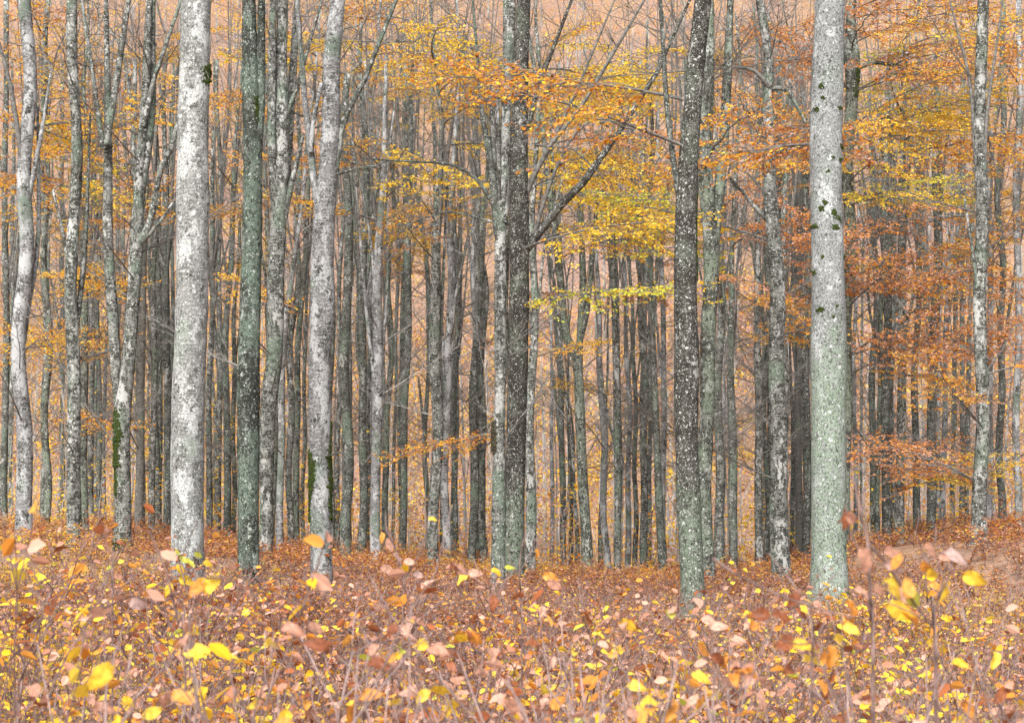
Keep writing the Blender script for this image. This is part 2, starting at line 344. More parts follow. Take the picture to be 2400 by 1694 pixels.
# (key, label, bark, trunk diameter in m, points top to base, limbs)
TREES = [
 ('a0', 'thin dark beech half cropped beside the speckled trunk at the picture edge', 'dark', .24, [(1,40,25,22),(1,35,800,24),(1,35,1500,26),(2,35,300,26),(2,35,790,28)], []),
 ('a', 'speckled grey beech trunk with wavy outline standing furthest towards the forked mossy beech\'s open side', 'mid', .31, [(1,98,25,62),(1,105,300,54),(1,100,560,63),(1,95,830,60),(1,100,1000,66),(1,95,1200,62),(1,90,1620,74),(2,88,200,72),(2,92,500,70),(2,100,830,82)], []),
 ('a2', 'grey-green beech trunk tucked close behind the speckled wavy trunk', 'grgrey', .26, [(1,160,600,28),(1,155,1000,38),(1,150,1620,44),(2,150,300,42),(2,150,825,44)], []),
 ('a3', 'slim upright beech with a pale edge in front of orange leaf litter', 'mid', .22, [(1,225,900,18),(1,210,1250,24),(1,200,1620,26),(2,190,300,30),(2,185,820,32)], []),
 ('a4', 'slender grey beech between the pale-edged slim trunk and the forked mossy beech', 'mid', .22, [(2,262,0,18),(2,255,400,24),(2,252,820,26)], []),
 ('b', 'forked beech with black-green moss down one side and a swollen pale foot', 'mid', .37, [(1,395,1500,70),(2,375,150,80),(2,362,270,92),(2,358,500,86),(2,352,800,84),(2,348,1010,88)],
   [[(2,345,330,60),(2,315,60,56),(1,305,1500,62),(1,275,1100,60),(1,265,870,56),(1,265,620,50),(1,262,430,48),(1,258,200,38),(1,252,25,34)],
    [(1,262,500,40),(1,240,400,30),(1,215,200,26),(1,190,25,24)], [(1,270,480,40),(1,298,300,38),(1,320,150,38),(1,338,25,36)],
    [(1,395,1520,68),(1,420,1250,68),(1,440,950,60),(1,440,700,54),(1,462,420,50),(1,478,150,46),(1,482,25,46)],
    [(1,450,1000,44),(1,500,900,36),(1,530,750,32),(1,560,600,30),(1,620,470,28),(1,665,280,26),(1,700,100,22)],
    [(1,470,380,30),(1,520,140,28),(1,556,25,26)], [(1,450,1010,30),(1,520,940,24),(1,580,870,18),(1,640,780,14)]]),
 ('c', 'smooth grey beech behind the forked mossy beech, unspotted low down', 'smooth', .27, [(1,480,1000,34),(1,470,1300,42),(1,455,1620,46),(2,442,200,46),(2,440,500,44),(2,440,840,48)], []),
 ('c2', 'very thin beech stem between the smooth grey trunk and the dark pair', 'dark', .15, [(2,490,0,12),(2,492,400,13),(2,490,820,14)], []),
 ('d', 'first of two dark banded beeches standing before the broad white trunk', 'dark', .25, [(1,520,1000,26),(1,545,1150,32),(1,540,1620,36),(2,540,300,36),(2,540,820,38)], [[(1,545,1200,26),(1,500,1080,16),(1,515,950,12)]]),
 ('d2', 'second dark banded beech, close against the broad white trunk', 'dark', .27, [(1,590,700,34),(1,598,1100,38),(1,588,1500,40),(2,590,200,42),(2,590,835,44)], [[(1,590,1200,26),(1,560,1060,20),(1,535,930,18),(1,520,760,14)]]),
 ('e', 'broad white-lichened beech trunk with a dark hollow at its foot', 'white', .53, [(1,753,25,168),(1,738,400,164),(1,730,800,169),(1,728,1200,172),(1,722,1600,176),(2,706,100,176),(2,698,500,174),(2,695,900,172),(2,698,1140,182)], []),
 ('f', 'thin grey beech pressed against the broad white trunk', 'mid', .22, [(1,850,400,22),(1,838,1000,26),(1,832,1620,30),(2,812,300,32),(2,810,880,34)], [[(1,838,1450,16),(1,880,1150,14),(1,960,920,12),(1,1000,800,8)]]),
 ('g', 'dark slim beech in the open gap before the green-lichened trunk', 'dark', .24, [(1,960,700,24),(1,932,1100,32),(1,908,1620,36),(2,905,300,36),(2,908,900,40)], []),
 ('g2', 'thin beech almost touching the green-lichened trunk', 'grgrey', .2, [(1,985,900,18),(1,965,1300,22),(2,940,200,26),(2,942,900,28)], []),
 ('h', 'green-lichened beech trunk, the greenest stem in the wood', 'green', .42, [(1,1040,25,84),(1,1052,300,98),(1,1060,600,102),(1,1056,900,104),(1,1045,1300,114),(1,1036,1620,118),(2,1018,100,120),(2,1016,500,118),(2,1016,850,112),(2,1018,1080,116)],
   [[(1,1075,520,60),(1,1090,350,56),(1,1098,180,52),(1,1100,25,50)]]),
 ('i', 'rough many-stemmed beech tucked behind the green-lichened trunk', 'mid', .36, [(1,1195,900,88),(1,1178,1300,96),(1,1168,1620,88),(2,1122,300,84),(2,1115,700,74),(2,1112,1010,72)],
   [[(1,1190,1000,60),(1,1170,700,52),(1,1160,400,46),(1,1165,25,44)], [(1,1200,950,60),(1,1225,700,52),(1,1240,450,44),(1,1262,25,42)],
    [(1,1215,900,40),(1,1260,700,34),(1,1300,540,22),(1,1330,420,14)], [(1,1240,500,30),(1,1215,300,26),(1,1200,25,22)], [(1,1230,330,26),(1,1290,170,22),(1,1330,25,20)]]),
 ('j', 'thin pale beech just past the rough many-stemmed trunk', 'pale', .23, [(1,1270,1100,26),(2,1195,0,36),(2,1190,500,38),(2,1188,950,40)], []),
 ('j2', 'second thin beech past the rough many-stemmed trunk, grey and straight', 'mid', .22, [(1,1300,700,28),(1,1290,1200,32),(2,1240,100,34),(2,1236,955,36)], []),
 ('j3', 'third thin beech past the rough many-stemmed trunk, green-tinged', 'grgrey', .22, [(1,1345,900,26),(1,1320,1300,30),(2,1275,100,32),(2,1272,955,36)], []),
 ('j4', 'slimmest dark stem crowding the moss-tufted pale trunk', 'dark', .16, [(1,1350,1200,16),(2,1312,100,20),(2,1306,950,22)], []),
 ('k', 'pale grey beech with two tufts of dark moss low on its sides', 'pale', .40, [(1,1476,25,92),(1,1470,300,98),(1,1456,600,104),(1,1440,850,118),(1,1426,1100,126),(1,1428,1400,130),(2,1396,0,116),(2,1398,400,112),(2,1400,800,110),(2,1405,1220,116)],
   [[(1,1405,800,46),(1,1375,620,40),(1,1355,440,38),(1,1330,250,32),(1,1310,25,30)], [(1,1365,520,26),(1,1385,330,24),(1,1425,150,18)],
    [(1,1495,640,40),(1,1520,450,36),(1,1560,300,34),(1,1645,140,30),(1,1690,25,26)], [(1,1495,640,18),(1,1560,620,12),(1,1640,600,9),(3,100,590,8)]]),
 ('m', 'thin beech hidden behind the moss-tufted pale trunk', 'mid', .2, [(1,1530,900,22),(2,1495,100,26),(2,1490,960,30)], []),
 ('l', 'dark beech with pale cross bands beside the moss-tufted pale trunk', 'dark', .31, [(1,1555,100,36),(1,1555,500,40),(1,1562,870,46),(1,1560,1300,50),(1,1552,1620,54),(2,1535,400,54),(2,1532,995,58)], []),
 ('n', 'dark beech first in the row between the banded trunk and the twin trunks', 'dark', .27, [(3,30,500,34),(3,35,900,40),(3,28,1400,42),(4,22,200,42),(4,14,1000,46)], []),
 ('n2', 'narrow grey beech wedged behind the dark beech that starts the middle row', 'mid', .2, [(3,62,700,24),(3,66,1300,26),(4,52,200,26),(4,46,990,28)], []),
 ('o', 'pale mottled beech, brightest in the row before the twin trunks', 'pale', .29, [(3,150,25,18),(3,135,350,26),(3,130,700,36),(3,112,1100,46),(3,98,1620,54),(4,95,300,54),(4,94,700,52),(4,92,1005,54)], [[(3,122,900,24),(3,150,640,18),(3,165,520,14),(3,190,300,10)]]),
 ('p', 'grey beech following the pale mottled one in the middle row', 'grgrey', .22, [(3,175,1000,22),(3,170,1500,28),(4,155,200,32),(4,140,1005,34)], []),
 ('p2', 'spindly bent beech stem in the open orange gap of the middle row', 'dark', .15, [(3,240,900,14),(3,205,1250,20),(4,200,100,18),(4,188,500,18),(4,180,945,20)], []),
 ('q', 'straight dark beech standing alone in the orange gap of the middle row', 'dark', .25, [(3,262,600,30),(3,266,900,42),(3,262,1300,45),(4,252,100,44),(4,244,600,38),(4,232,1000,38)], []),
 ('r', 'slim beech with a dead dark side stem forking low down', 'dark', .19, [(3,335,900,22),(3,370,1300,26),(4,368,100,22),(4,362,500,26),(4,358,1060,28)], [[(4,366,520,16),(4,345,350,15),(4,328,200,13),(4,318,100,10)]]),
 ('s', 'stout grey beech, broadest of the close pair before the twin trunks', 'mid', .32, [(3,440,300,22),(3,432,700,36),(3,415,1100,52),(3,410,1620,60),(4,405,300,58),(4,400,700,58),(4,396,1070,58)], []),
 ('t', 'pale smooth beech, slimmer mate in the close pair before the twin trunks', 'pale', .27, [(3,510,500,24),(3,500,900,36),(3,488,1300,46),(4,470,100,46),(4,464,600,44),(4,460,1070,46)], [[(3,495,1000,24),(3,470,800,20),(3,478,600,16)]]),
 ('u', 'thin leaning beech close behind the pale smooth one of the pair', 'dark', .19, [(3,545,900,18),(3,535,1400,24),(4,512,200,26),(4,494,1055,28)], []),
 ('v', 'dark double-stemmed beech alone in the gap before the twin trunks', 'dark', .27, [(3,655,1200,26),(3,632,1600,34),(4,615,200,44),(4,606,500,46),(4,596,1090,44)], [[(4,612,420,26),(4,640,150,24),(3,670,1500,22),(3,690,1250,18),(3,650,1000,14)]]),
 ('v2', 'hair-thin pale beech stem in the gap before the twin trunks', 'pale', .14, [(3,600,1100,12),(4,655,300,13),(4,642,1060,16)], []),
 ('x', 'greyer and slimmer of the twin central trunks, carrying a dark burl', 'mid', .245, [(3,758,900,60),(3,755,1200,64),(3,760,1620,62),(4,752,100,58),(4,746,400,64),(4,738,800,70),(4,735,1130,72)],
   [[(3,745,960,44),(3,722,700,40),(3,695,500,34),(3,660,300,26),(3,640,50,18)], [(3,730,740,34),(3,722,450,32),(3,715,80,28)],
    [(3,755,900,36),(3,746,500,30),(3,742,150,24)], [(3,775,900,48),(3,792,600,46),(3,795,300,42),(3,792,25,40)],
    [(3,705,770,24),(3,640,670,20),(3,560,610,17),(3,480,582,15),(3,380,570,13),(3,160,560,10),(3,10,545,8)], [(3,160,560,9),(3,80,600,8),(1,1640,615,6)],
    [(3,715,890,13),(3,640,868,11),(3,560,845,10),(3,480,832,9),(3,400,848,8),(3,280,890,6),(3,200,960,5)]]),
 ('y', 'larger of the twin central trunks, throwing a long diagonal branch', 'speck', .43, [(3,872,25,84),(3,870,300,88),(3,866,600,95),(3,865,900,104),(3,860,1200,106),(3,848,1620,106),(4,828,300,104),(4,826,700,104),(4,822,1190,112)],
   [[(3,890,1040,60),(3,970,940,50),(3,1080,800,44),(3,1200,680,40),(3,1300,540,35),(3,1400,400,30),(3,1480,270,28),(3,1600,80,25),(3,1650,-30,20)],
    [(3,895,740,36),(3,960,600,30),(3,1040,460,25),(3,1100,330,20),(3,1170,180,16),(3,1235,25,14)],
    [(3,1040,465,22),(3,1150,330,22),(3,1240,200,20),(3,1340,30,18)],
    [(3,940,960,24),(3,1000,760,20),(3,1060,600,17),(3,1130,460,14),(3,1230,355,12),(3,1340,340,10),(3,1440,385,9),(3,1540,370,7)],
    [(3,900,400,36),(3,930,300,28),(3,960,180,26),(3,1020,25,22)], [(3,950,480,12),(3,1050,490,11),(3,1150,500,10),(3,1260,600,7),(3,1340,680,5)],
    [(3,885,1520,14),(3,830,1440,10),(3,795,1350,8),(3,700,1340,4)], [(3,890,1520,12),(3,940,1430,9),(3,1000,1370,6),(3,1080,1400,4)]]),
 ('z', 'grey beech standing directly behind the larger twin central trunk', 'mid', .28, [(3,945,700,28),(3,940,1000,34),(3,930,1620,44),(4,912,200,52),(4,906,600,54),(4,905,1120,58)], []),
 ('ab', 'pale slim beech in the first gap beyond the twin trunks', 'pale', .2, [(4,1024,200,18),(4,1020,600,22),(4,1022,1085,26)], []),
 ('ac', 'dark beech of the crossing pair beyond the twin trunks, upright one', 'dark', .25, [(3,1050,1300,22),(4,1062,100,30),(4,1072,400,34),(4,1082,800,32),(4,1092,1120,30)], [[(4,1072,520,18),(4,1045,250,16),(4,1030,60,13)]]),
 ('ac2', 'blackish thin beech of the crossing pair beyond the twin trunks', 'dark', .19, [(4,1106,0,12),(4,1108,300,14),(4,1122,600,22),(4,1116,1120,26)], [[(4,1125,620,16),(4,1138,450,14),(4,1120,250,10)]]),
 ('ad', 'leaning grey-green beech with many rising stems beyond the twin trunks', 'grgrey', .33, [(3,1110,1500,44),(4,1150,0,50),(4,1166,350,52),(4,1180,650,54),(4,1200,900,58),(4,1216,1110,68)],
   [[(3,1120,1560,34),(3,1085,1250,36),(3,1052,900,30),(3,1040,600,20),(3,1030,300,14)], [(4,1165,60,36),(3,1185,1500,36),(3,1200,1200,36),(3,1190,850,28),(3,1200,500,18)], [(3,1170,1580,30),(3,1220,1380,30),(3,1255,1050,26),(3,1280,700,18),(3,1270,400,12)]]),
 ('ad2', 'thin grey beech stem behind the leaning many-stemmed one', 'mid', .2, [(4,1140,700,18),(4,1158,900,24),(4,1156,1110,30)], []),
 ('ae', 'pale kinked beech, first in the row towards the dark speckled giant', 'pale', .24, [(3,1280,1100,20),(3,1285,1500,30),(4,1292,200,38),(4,1288,600,36),(4,1305,850,36),(4,1322,1115,38)], [[(4,1292,250,20),(4,1268,60,18),(3,1270,1400,14)]]),
 ('ae2', 'mossy slim beech at the foot of the pale kinked one', 'grgrey', .2, [(4,1296,500,16),(4,1284,800,24),(4,1276,1110,30)], []),
 ('af', 'white-flecked beech with a low side fork, second in that row', 'mid', .25, [(3,1360,1000,24),(3,1372,1500,34),(4,1366,150,40),(4,1365,500,36),(4,1370,1115,40)], [[(4,1362,460,18),(4,1330,370,16),(4,1292,180,14),(4,1275,80,10)]]),
 ('ag', 'slim pale beech beside the white-flecked forked one', 'pale', .21, [(3,1410,900,18),(4,1424,100,26),(4,1426,600,28),(4,1420,1105,32)], []),
 ('ag2', 'slim dark beech paired with the slim pale one', 'dark', .19, [(3,1450,1000,16),(4,1456,100,24),(4,1460,600,25),(4,1458,1085,27)], []),
 ('ah', 'evenly banded grey beech, thickest before the dark leaning stem', 'mid', .26, [(3,1500,800,24),(3,1510,1300,34),(4,1510,100,38),(4,1506,500,38),(4,1508,1135,42)], []),
 ('ah2', 'dark upright stem rising behind the evenly banded grey beech', 'dark', .2, [(3,1545,700,22),(3,1550,1200,26),(4,1540,60,24),(4,1535,600,24),(4,1530,1100,24)], []),
 ('ai', 'dark beech leaning towards the dark speckled giant', 'dark', .27, [(3,1560,900,26),(4,1558,0,32),(4,1568,300,36),(4,1580,600,40),(4,1596,900,44),(4,1612,1160,50)], [[(3,1565,1500,20),(3,1590,1200,18),(3,1600,900,14)]]),
 ('bb', 'dark speckled giant beech with a bright green moss seam', 'speck', .40, [(5,186,25,94),(5,170,250,96),(5,150,500,104),(5,136,800,114),(5,130,1100,124),(5,135,1400,126),(6,136,0,130),(6,132,400,126),(6,142,800,130),(6,158,1150,124),(6,168,1330,130)],
   [[(5,100,760,40),(5,75,640,34),(5,45,420,30),(5,25,230,28),(5,12,25,26)]]),
 ('bc', 'grey-green beech behind the speckled giant, splitting into two straight stems', 'grgrey', .31, [(5,268,1050,86),(5,262,1300,82),(6,238,0,84),(6,230,500,74),(6,238,900,72),(6,250,1150,74)],
   [[(5,256,1150,60),(5,250,900,52),(5,250,600,54),(5,252,300,62),(5,256,25,68)], [(5,275,1080,62),(5,295,880,60),(5,325,620,56),(5,345,380,52),(5,362,25,48)],
    [(5,205,430,22),(5,225,395,20),(5,270,355,16),(5,345,310,8)]]),
 ('be', 'lichen-spotted beech just beyond the split grey-green one', 'mid', .29, [(5,330,900,24),(5,320,1400,36),(6,302,0,46),(6,304,500,48),(6,312,1145,50)], []),
 ('be2', 'pale narrow beech behind the lichen-spotted one', 'pale', .18, [(5,345,1200,14),(6,330,100,18),(6,328,1100,20)], []),
 ('bf', 'dark beech with pale rings, second beyond the split grey-green one', 'dark', .26, [(5,385,780,24),(5,378,1200,28),(5,372,1620,38),(6,374,300,44),(6,378,1160,48)], [[(5,375,1300,14),(5,340,1120,10),(5,320,1060,7)]]),
 ('bg', 'straight banded beech alone between two golden gaps', 'mid', .26, [(5,510,600,26),(5,515,1000,34),(5,515,1500,40),(6,515,200,42),(6,515,600,42),(6,512,1135,46)], [[(5,515,1250,14),(5,470,950,12),(5,410,800,8)]]),
 ('bg2', 'thin stem glued to the side of the straight banded beech', 'dark', .14, [(5,545,900,12),(6,540,100,16),(6,540,1120,18)], []),
 ('bh', 'white-blotched beech under rusty leaves before the pale-green giant', 'mid', .40, [(5,565,25,52),(5,568,300,60),(5,585,560,72),(5,590,800,80),(5,600,1000,78),(5,612,1300,84),(5,612,1620,84),(6,622,500,92),(6,632,900,100),(6,640,1125,106)],
   [[(5,560,870,30),(5,500,810,22),(5,430,720,18),(5,360,640,14),(5,400,510,6)], [(5,580,170,30),(5,500,80,22),(5,400,60,16),(5,300,65,10)], [(5,590,180,26),(5,660,180,22),(5,720,260,18),(5,790,390,14)], [(5,600,830,16),(5,550,740,12),(5,490,660,8)]]),
 ('bi', 'charred-looking black stem beside the white-blotched beech', 'dark', .16, [(6,685,150,14),(6,690,300,22),(6,690,700,22),(6,690,1000,24)], []),
 ('bj', 'first of two brown-grey beeches crowding the pale-green giant', 'smooth', .27, [(5,735,600,30),(5,742,1100,36),(6,722,100,40),(6,724,500,40),(6,725,1010,42)], []),
 ('bj2', 'second brown-grey beech, right against the pale-green giant', 'dark', .26, [(5,775,500,28),(5,778,1100,32),(6,764,100,38),(6,766,500,40),(6,765,1045,44)], []),
 ('bk', 'pale-green giant beech with moss dots, the widest trunk in view', 'crust', .60, [(5,894,25,170),(5,884,400,174),(5,884,800,173),(5,888,1200,176),(5,894,1620,190),(6,884,200,184),(6,882,500,181),(6,885,800,186),(6,887,1100,194),(6,885,1210,214)], []),
 ('bl', 'grey-green beech hiding behind the pale-green giant, mossy high up', 'grgrey', .33, [(5,1020,25,84),(5,1010,300,66),(5,1005,600,66),(5,1005,1000,62),(5,1005,1300,58),(6,975,200,56),(6,965,1000,60)],
   [[(5,1010,170,30),(5,1040,80,28),(5,1090,48,24),(5,1160,32,22),(5,1260,45,20),(5,1340,62,18),(5,1420,70,17),(5,1500,40,14),(5,1615,72,9)], [(5,1260,45,12),(5,1300,25,9),(5,1420,0,6)]]),
 ('bm', 'thin pale beech just beyond the pale-green giant', 'pale', .19, [(5,1055,700,14),(5,1045,1300,18),(6,1025,200,24),(6,1018,960,26)], []),
 ('bm2', 'wispy beech stem among bare twigs beyond the pale-green giant', 'mid', .14, [(5,1085,900,12),(6,1055,0,14),(6,1060,900,16)], []),
 ('bn', 'ivy-dark slim beech in the group beyond the pale-green giant', 'dark', .26, [(5,1120,500,28),(5,1130,900,36),(5,1148,1300,36),(6,1122,100,34),(6,1120,500,36),(6,1126,935,42)], [[(5,1150,980,22),(5,1168,900,18),(5,1175,780,12)]]),
 ('bo', 'grey beech with white cross marks, middle of the dark trio', 'dark', .29, [(5,1200,400,34),(5,1200,800,42),(5,1206,1300,44),(6,1184,100,46),(6,1186,500,46),(6,1190,935,50)], []),
 ('bp', 'narrow dark stem between the two thicker beeches of the trio', 'dark', .17, [(5,1245,900,16),(6,1216,100,20),(6,1218,880,22)], []),
 ('bq', 'thick banded beech, last of the dark trio', 'mid', .29, [(5,1300,400,26),(5,1292,900,40),(5,1288,1400,44),(6,1260,200,48),(6,1258,870,50)], []),
 ('br', 'straight dark beech behind layered orange sprays', 'dark', .24, [(5,1380,400,22),(5,1376,900,28),(5,1374,1400,32),(6,1348,200,36),(6,1350,855,40)], []),
 ('bs', 'stout banded beech wearing orange leaf layers', 'dark', .30, [(5,1480,300,30),(5,1470,800,44),(5,1475,1300,48),(6,1436,0,50),(6,1430,400,46),(6,1420,835,48)], [[(5,1480,850,22),(5,1500,650,18),(5,1495,450,14)]]),
 ('bs2', 'thin pale stem touching the stout banded beech in orange leaves', 'pale', .17, [(5,1500,1200,16),(6,1465,200,20),(6,1452,820,22)], []),
 ('bt', 'whitish crooked beech near the sunken picture edge', 'pale', .22, [(5,1545,900,18),(6,1498,100,26),(6,1492,400,30),(6,1488,830,32)], [[(5,1575,1000,16),(5,1600,820,20),(5,1520,770,12)]]),
 ('bt2', 'very thin dark stem before yellow-green leaves near the edge', 'dark', .13, [(5,1585,700,12),(6,1542,200,14),(6,1538,795,17)], []),
 ('bu', 'dark beech cut by the picture edge above yellow shrubs', 'dark', .22, [(5,1618,100,22),(5,1612,900,24),(6,1588,200,26),(6,1585,790,28)], []),
 ('ea', 'stout pale beech beyond the cropped dark stem at the far edge', 'pale', .4, [(0,62,0,30),(0,58,500,34),(0,52,1000,36),(0,55,1250,40)], []),
 ('eb', 'slim dark beech at the outermost edge beside the stout pale one', 'dark', .24, [(0,12,0,12),(0,14,500,14),(0,10,1215,18)], []),
 ('ec', 'slim mottled beech between the stout pale edge trunk and the cropped stem', 'mid', .24, [(0,108,0,12),(0,104,500,15),(0,106,1205,18)], []),
 ('ed', 'banded grey beech standing beyond the cropped dark edge trunk', 'mid', .34, [(0,2302,0,26),(0,2298,500,30),(0,2300,1000,32),(0,2296,1225,36)], []),
 ('ee', 'slim dark beech further out than the banded edge trunk', 'dark', .24, [(0,2350,0,12),(0,2345,600,15),(0,2348,1190,18)], []),
 ('ef', 'pale thin beech at the outermost edge past the banded trunk', 'pale', .24, [(0,2388,0,13),(0,2384,600,16),(0,2386,1195,18)], []),
]

class Tree: pass
trees = []
for key, label, bk, dia, pts, limbs in TREES:
    T = Tree(); T.key, T.label, T.bark, T.dia = key, label, bk, dia
    P = [px(*p) for p in pts]
    wlow = np.median([p[2] for p in P[len(P) // 2:]])
    T.d = dia * FPX / wlow
    T.P = P; T.limbs = [[px(*p) for p in l] for l in limbs]
    T.base = at(P[-1][0], P[-1][1], T.d)
    trees.append(T)

# ------------------------------------------------------------------ ground: one sheet through the feet of the trees, falling into a valley and up the far hillside
def smoothstep0(y): return min(1, max(0, (y - 5) / 6))
ctrl = np.array([[t.base[0], t.base[1], t.base[2] - (.38 if t.d < 40 else .42)] for t in trees])
for x in np.linspace(-15, 15, 16):
    for y, zz in ((-6, 0), (-2, 0), (1.5, 0), (4.5, -.02), (7, -.2), (10, -.62), (13, -.78), (16, -.82), (19, -.82)): ctrl = np.vstack([ctrl, [x, y, zz - .04 * x * smoothstep0(y) + .05 * math.sin(x * 1.3 + y)]])
for t in trees:
    if t.d < 37 and t.key != 'a':
        for f, o in ((.76, .85), (.82, .80), (.88, .72), (.94, .58)): ctrl = np.vstack([ctrl, [t.base[0] * f, t.base[1] * f, CAMZ + (t.base[2] - CAMZ) * f - o]])
def smoothstep(a, b, x):
    t = np.clip((x - a) / (b - a), 0, 1); return t * t * (3 - 2 * t)
def ground_z(x, y):
    x = np.atleast_1d(np.asarray(x, float)); y = np.atleast_1d(np.asarray(y, float)); xc = np.clip(x, -21, 21); yc = np.clip(y, -6, 60)
    s = 2 * np.clip(.6 + yc * .03, .9, 2.2)[:, None] ** 2
    q = ((xc[:, None] - ctrl[None, :, 0]) ** 2 + (yc[:, None] - ctrl[None, :, 1]) ** 2) / s
    w = np.exp(-q) + .03 * np.exp(-q / 6) + 1e-5 / (1 + q)
    z = (w * ctrl[None, :, 2]).sum(1) / w.sum(1)
    z -= 8 * smoothstep(60, 100, y)
    z += np.where(y > 100, (np.minimum(y, 290) - 100) * .60 * smoothstep(95, 125, y), 0)
    z += 1.2 * np.sin(x * .09 + y * .05) * smoothstep(70, 110, y)
    return z
def gz(x, y): return float(ground_z(x, y)[0])
xs = np.unique(np.concatenate([np.linspace(-400, -60, 18), np.linspace(-60, -24, 19), np.linspace(-24, 24, 97), np.linspace(24, 60, 19), np.linspace(60, 400, 18)]))
ys = np.unique(np.concatenate([np.linspace(-300, -10, 12), np.linspace(-10, 70, 161), np.linspace(70, 300, 80), np.linspace(300, 900, 12)]))
X, Y = np.meshgrid(xs, ys); Z = np.concatenate([ground_z(X[i], Y[i]) for i in range(len(ys))]).reshape(X.shape)
nx, ny = len(xs), len(ys); ii, jj = np.meshgrid(np.arange(ny - 1), np.arange(nx - 1), indexing='ij'); q = (ii * nx + jj).ravel()
GF = np.concatenate([np.stack([q, q + 1, q + nx + 1], 1), np.stack([q, q + nx + 1, q + nx], 1)])
tag(link('ground', mesh_from('ground', np.stack([X.ravel(), Y.ravel(), Z.ravel()], 1), GF, LITTER, smooth=True)), 'forest floor of fallen leaves dipping to a valley and rising to a hillside', None, None, 'structure')

# ------------------------------------------------------------------ trees
def path3(P, d, base, g, wob=.0):
    """photo points -> points local to the tree's foot, at the tree's own distance"""
    out = []
    for k, (x, y, w) in enumerate(P):
        p = at(x, y, d) - base; p[1] += wob * g.normal()
        out.append([*p, w * d / FPX / 2])
    return np.array(out)

def build_tree(T, seed, top=None):
    g = np.random.default_rng(seed)
    foot = np.array([T.base[0], T.base[1], gz(T.base[0], T.base[1])]); T.foot = foot
    E = bpy.data.objects.new('beech_tree', None); COL.objects.link(E); E.location = foot; E.empty_display_size = .3
    T.obj = E
    near = T.d < 36; mid = T.d < 60
    sides = 28 if near else 14 if mid else 9; step = .22 if near else .45 if mid else .8
    P = path3(T.P, T.d, foot, g, .02)[::-1]                     # base -> top
    P[0, 2] = min(P[0, 2], 0.05)
    P = np.vstack([[P[0, 0], P[0, 1], -.35, P[0, 3]], P]) if P[0, 2] > -.2 else P
    # carry the stem on above the picture, thinning out
    topz = top or g.uniform(15, 19)
    if P[-1, 2] < topz - 1:
        v = P[-1] - P[-2]; v = v / max(v[2], .3); v[:2] = np.clip(v[:2], -.12, .12); r0 = P[-1, 3]; z0 = P[-1, 2]; n = 4
        fade = r0 * 1.6 > T.dia * .3
        for k in range(1, n + 1):
            h = (topz - z0) * k / n
            P = np.vstack([P, [P[-1, 0] + v[0] * (topz - z0) / n + .08 * g.normal(), P[-1, 1] + .1 * g.normal(), z0 + h, r0 * (1 - (.6 if fade else .3) * k / n)]])
    C = smooth_path(P, step)
    amp = .012 if near else .028
    for ax in (0, 1):
        for _ in range(3): C[:, ax] += amp * g.normal() * np.sin(C[:, 2] * g.uniform(.35, 1.6) + g.uniform(0, 6.28)) * np.clip(C[:, 2] / 1.5, 0, 1)
    h = np.maximum(C[:, 2], 0); C[:, 3] *= 1 + .24 * np.exp(-h / .28)
    C[:, 3] = np.maximum(C[:, 3], .01)
    C[:, 3] *= 1 + .02 * g.normal(size=len(C))
    V, F = tube(C[:, :3], C[:, 3], sides, .035 if near else .05, seed)
    bm = (BARK if T.d < 37 else BARKF)
    link('trunk', mesh_from('trunk', V, F, bm[T.bark], smooth=True), E)
    T.C = C
    for li, l in enumerate(T.limbs):
        Q = path3(l, T.d, foot, g, 0); up = Q[-1, 2] > Q[0, 2]
        depth = g.uniform(-.25, .35) * np.linspace(0, 1, len(Q)) ** .8 * min(4, np.linalg.norm(Q[-1, :3] - Q[0, :3])) * .35
        Q[:, 1] += depth
        if l[-1][1] < 160:                                       # leaves the picture at the top: carry it on
            v = Q[-1] - Q[-2]; v = v / np.linalg.norm(v[:3])
            for k in (1, 2): Q = np.vstack([Q, Q[-1] + v * 2.0]); Q[-1, 3] = max(Q[-2, 3] * .6, .008)
        Q = smooth_path(Q, step * .8); Q[:, 3] = np.maximum(Q[:, 3], .004)
        V, F = tube(Q[:, :3], Q[:, 3], 14 if near else 8, .04, seed + li)
        big = Q[len(Q) // 2, 3] > .035
        lo = link('limb' if big else 'branch', mesh_from('limb', V, F, bm[T.bark] if big else (BARK['dark'] if near else TWIG), smooth=True), E)
        # fine side twigs of the limb
        tw = Geo(); nt_ = int(6 + 10 * len(Q) / 30)
        for _ in range(nt_):
            k = g.integers(len(Q) // 4, len(Q)); a = g.uniform(0, 2 * np.pi); L = g.uniform(.4, 1.5)
            dirv = np.array([math.cos(a), .5 * math.sin(a), g.uniform(.1, .9)]); dirv /= np.linalg.norm(dirv)
            t = np.linspace(0, 1, 6)[:, None]; b = Q[k, :3] + dirv * L * t + np.array([0, 0, 1]) * (g.uniform(-.25, .3) * L) * t ** 2 + g.normal(size=(6, 3)) * .025 * L * t
            r = np.linspace(min(.012, Q[k, 3] * .6), .002, 6); tw.add(*tube(b, r, 3))
            for _2 in range(3):
                m = g.integers(2, 6); L2 = L * .45; dv = dirv + g.normal(size=3) * .6; dv /= np.linalg.norm(dv)
                tw.add(*tube(b[m] + dv * L2 * np.linspace(0, 1, 4)[:, None], np.linspace(.004, .0015, 4), 3))
        tag(link('twigs', tw.mesh('twigs', TWIG, True), lo), kind='stuff')
    return T

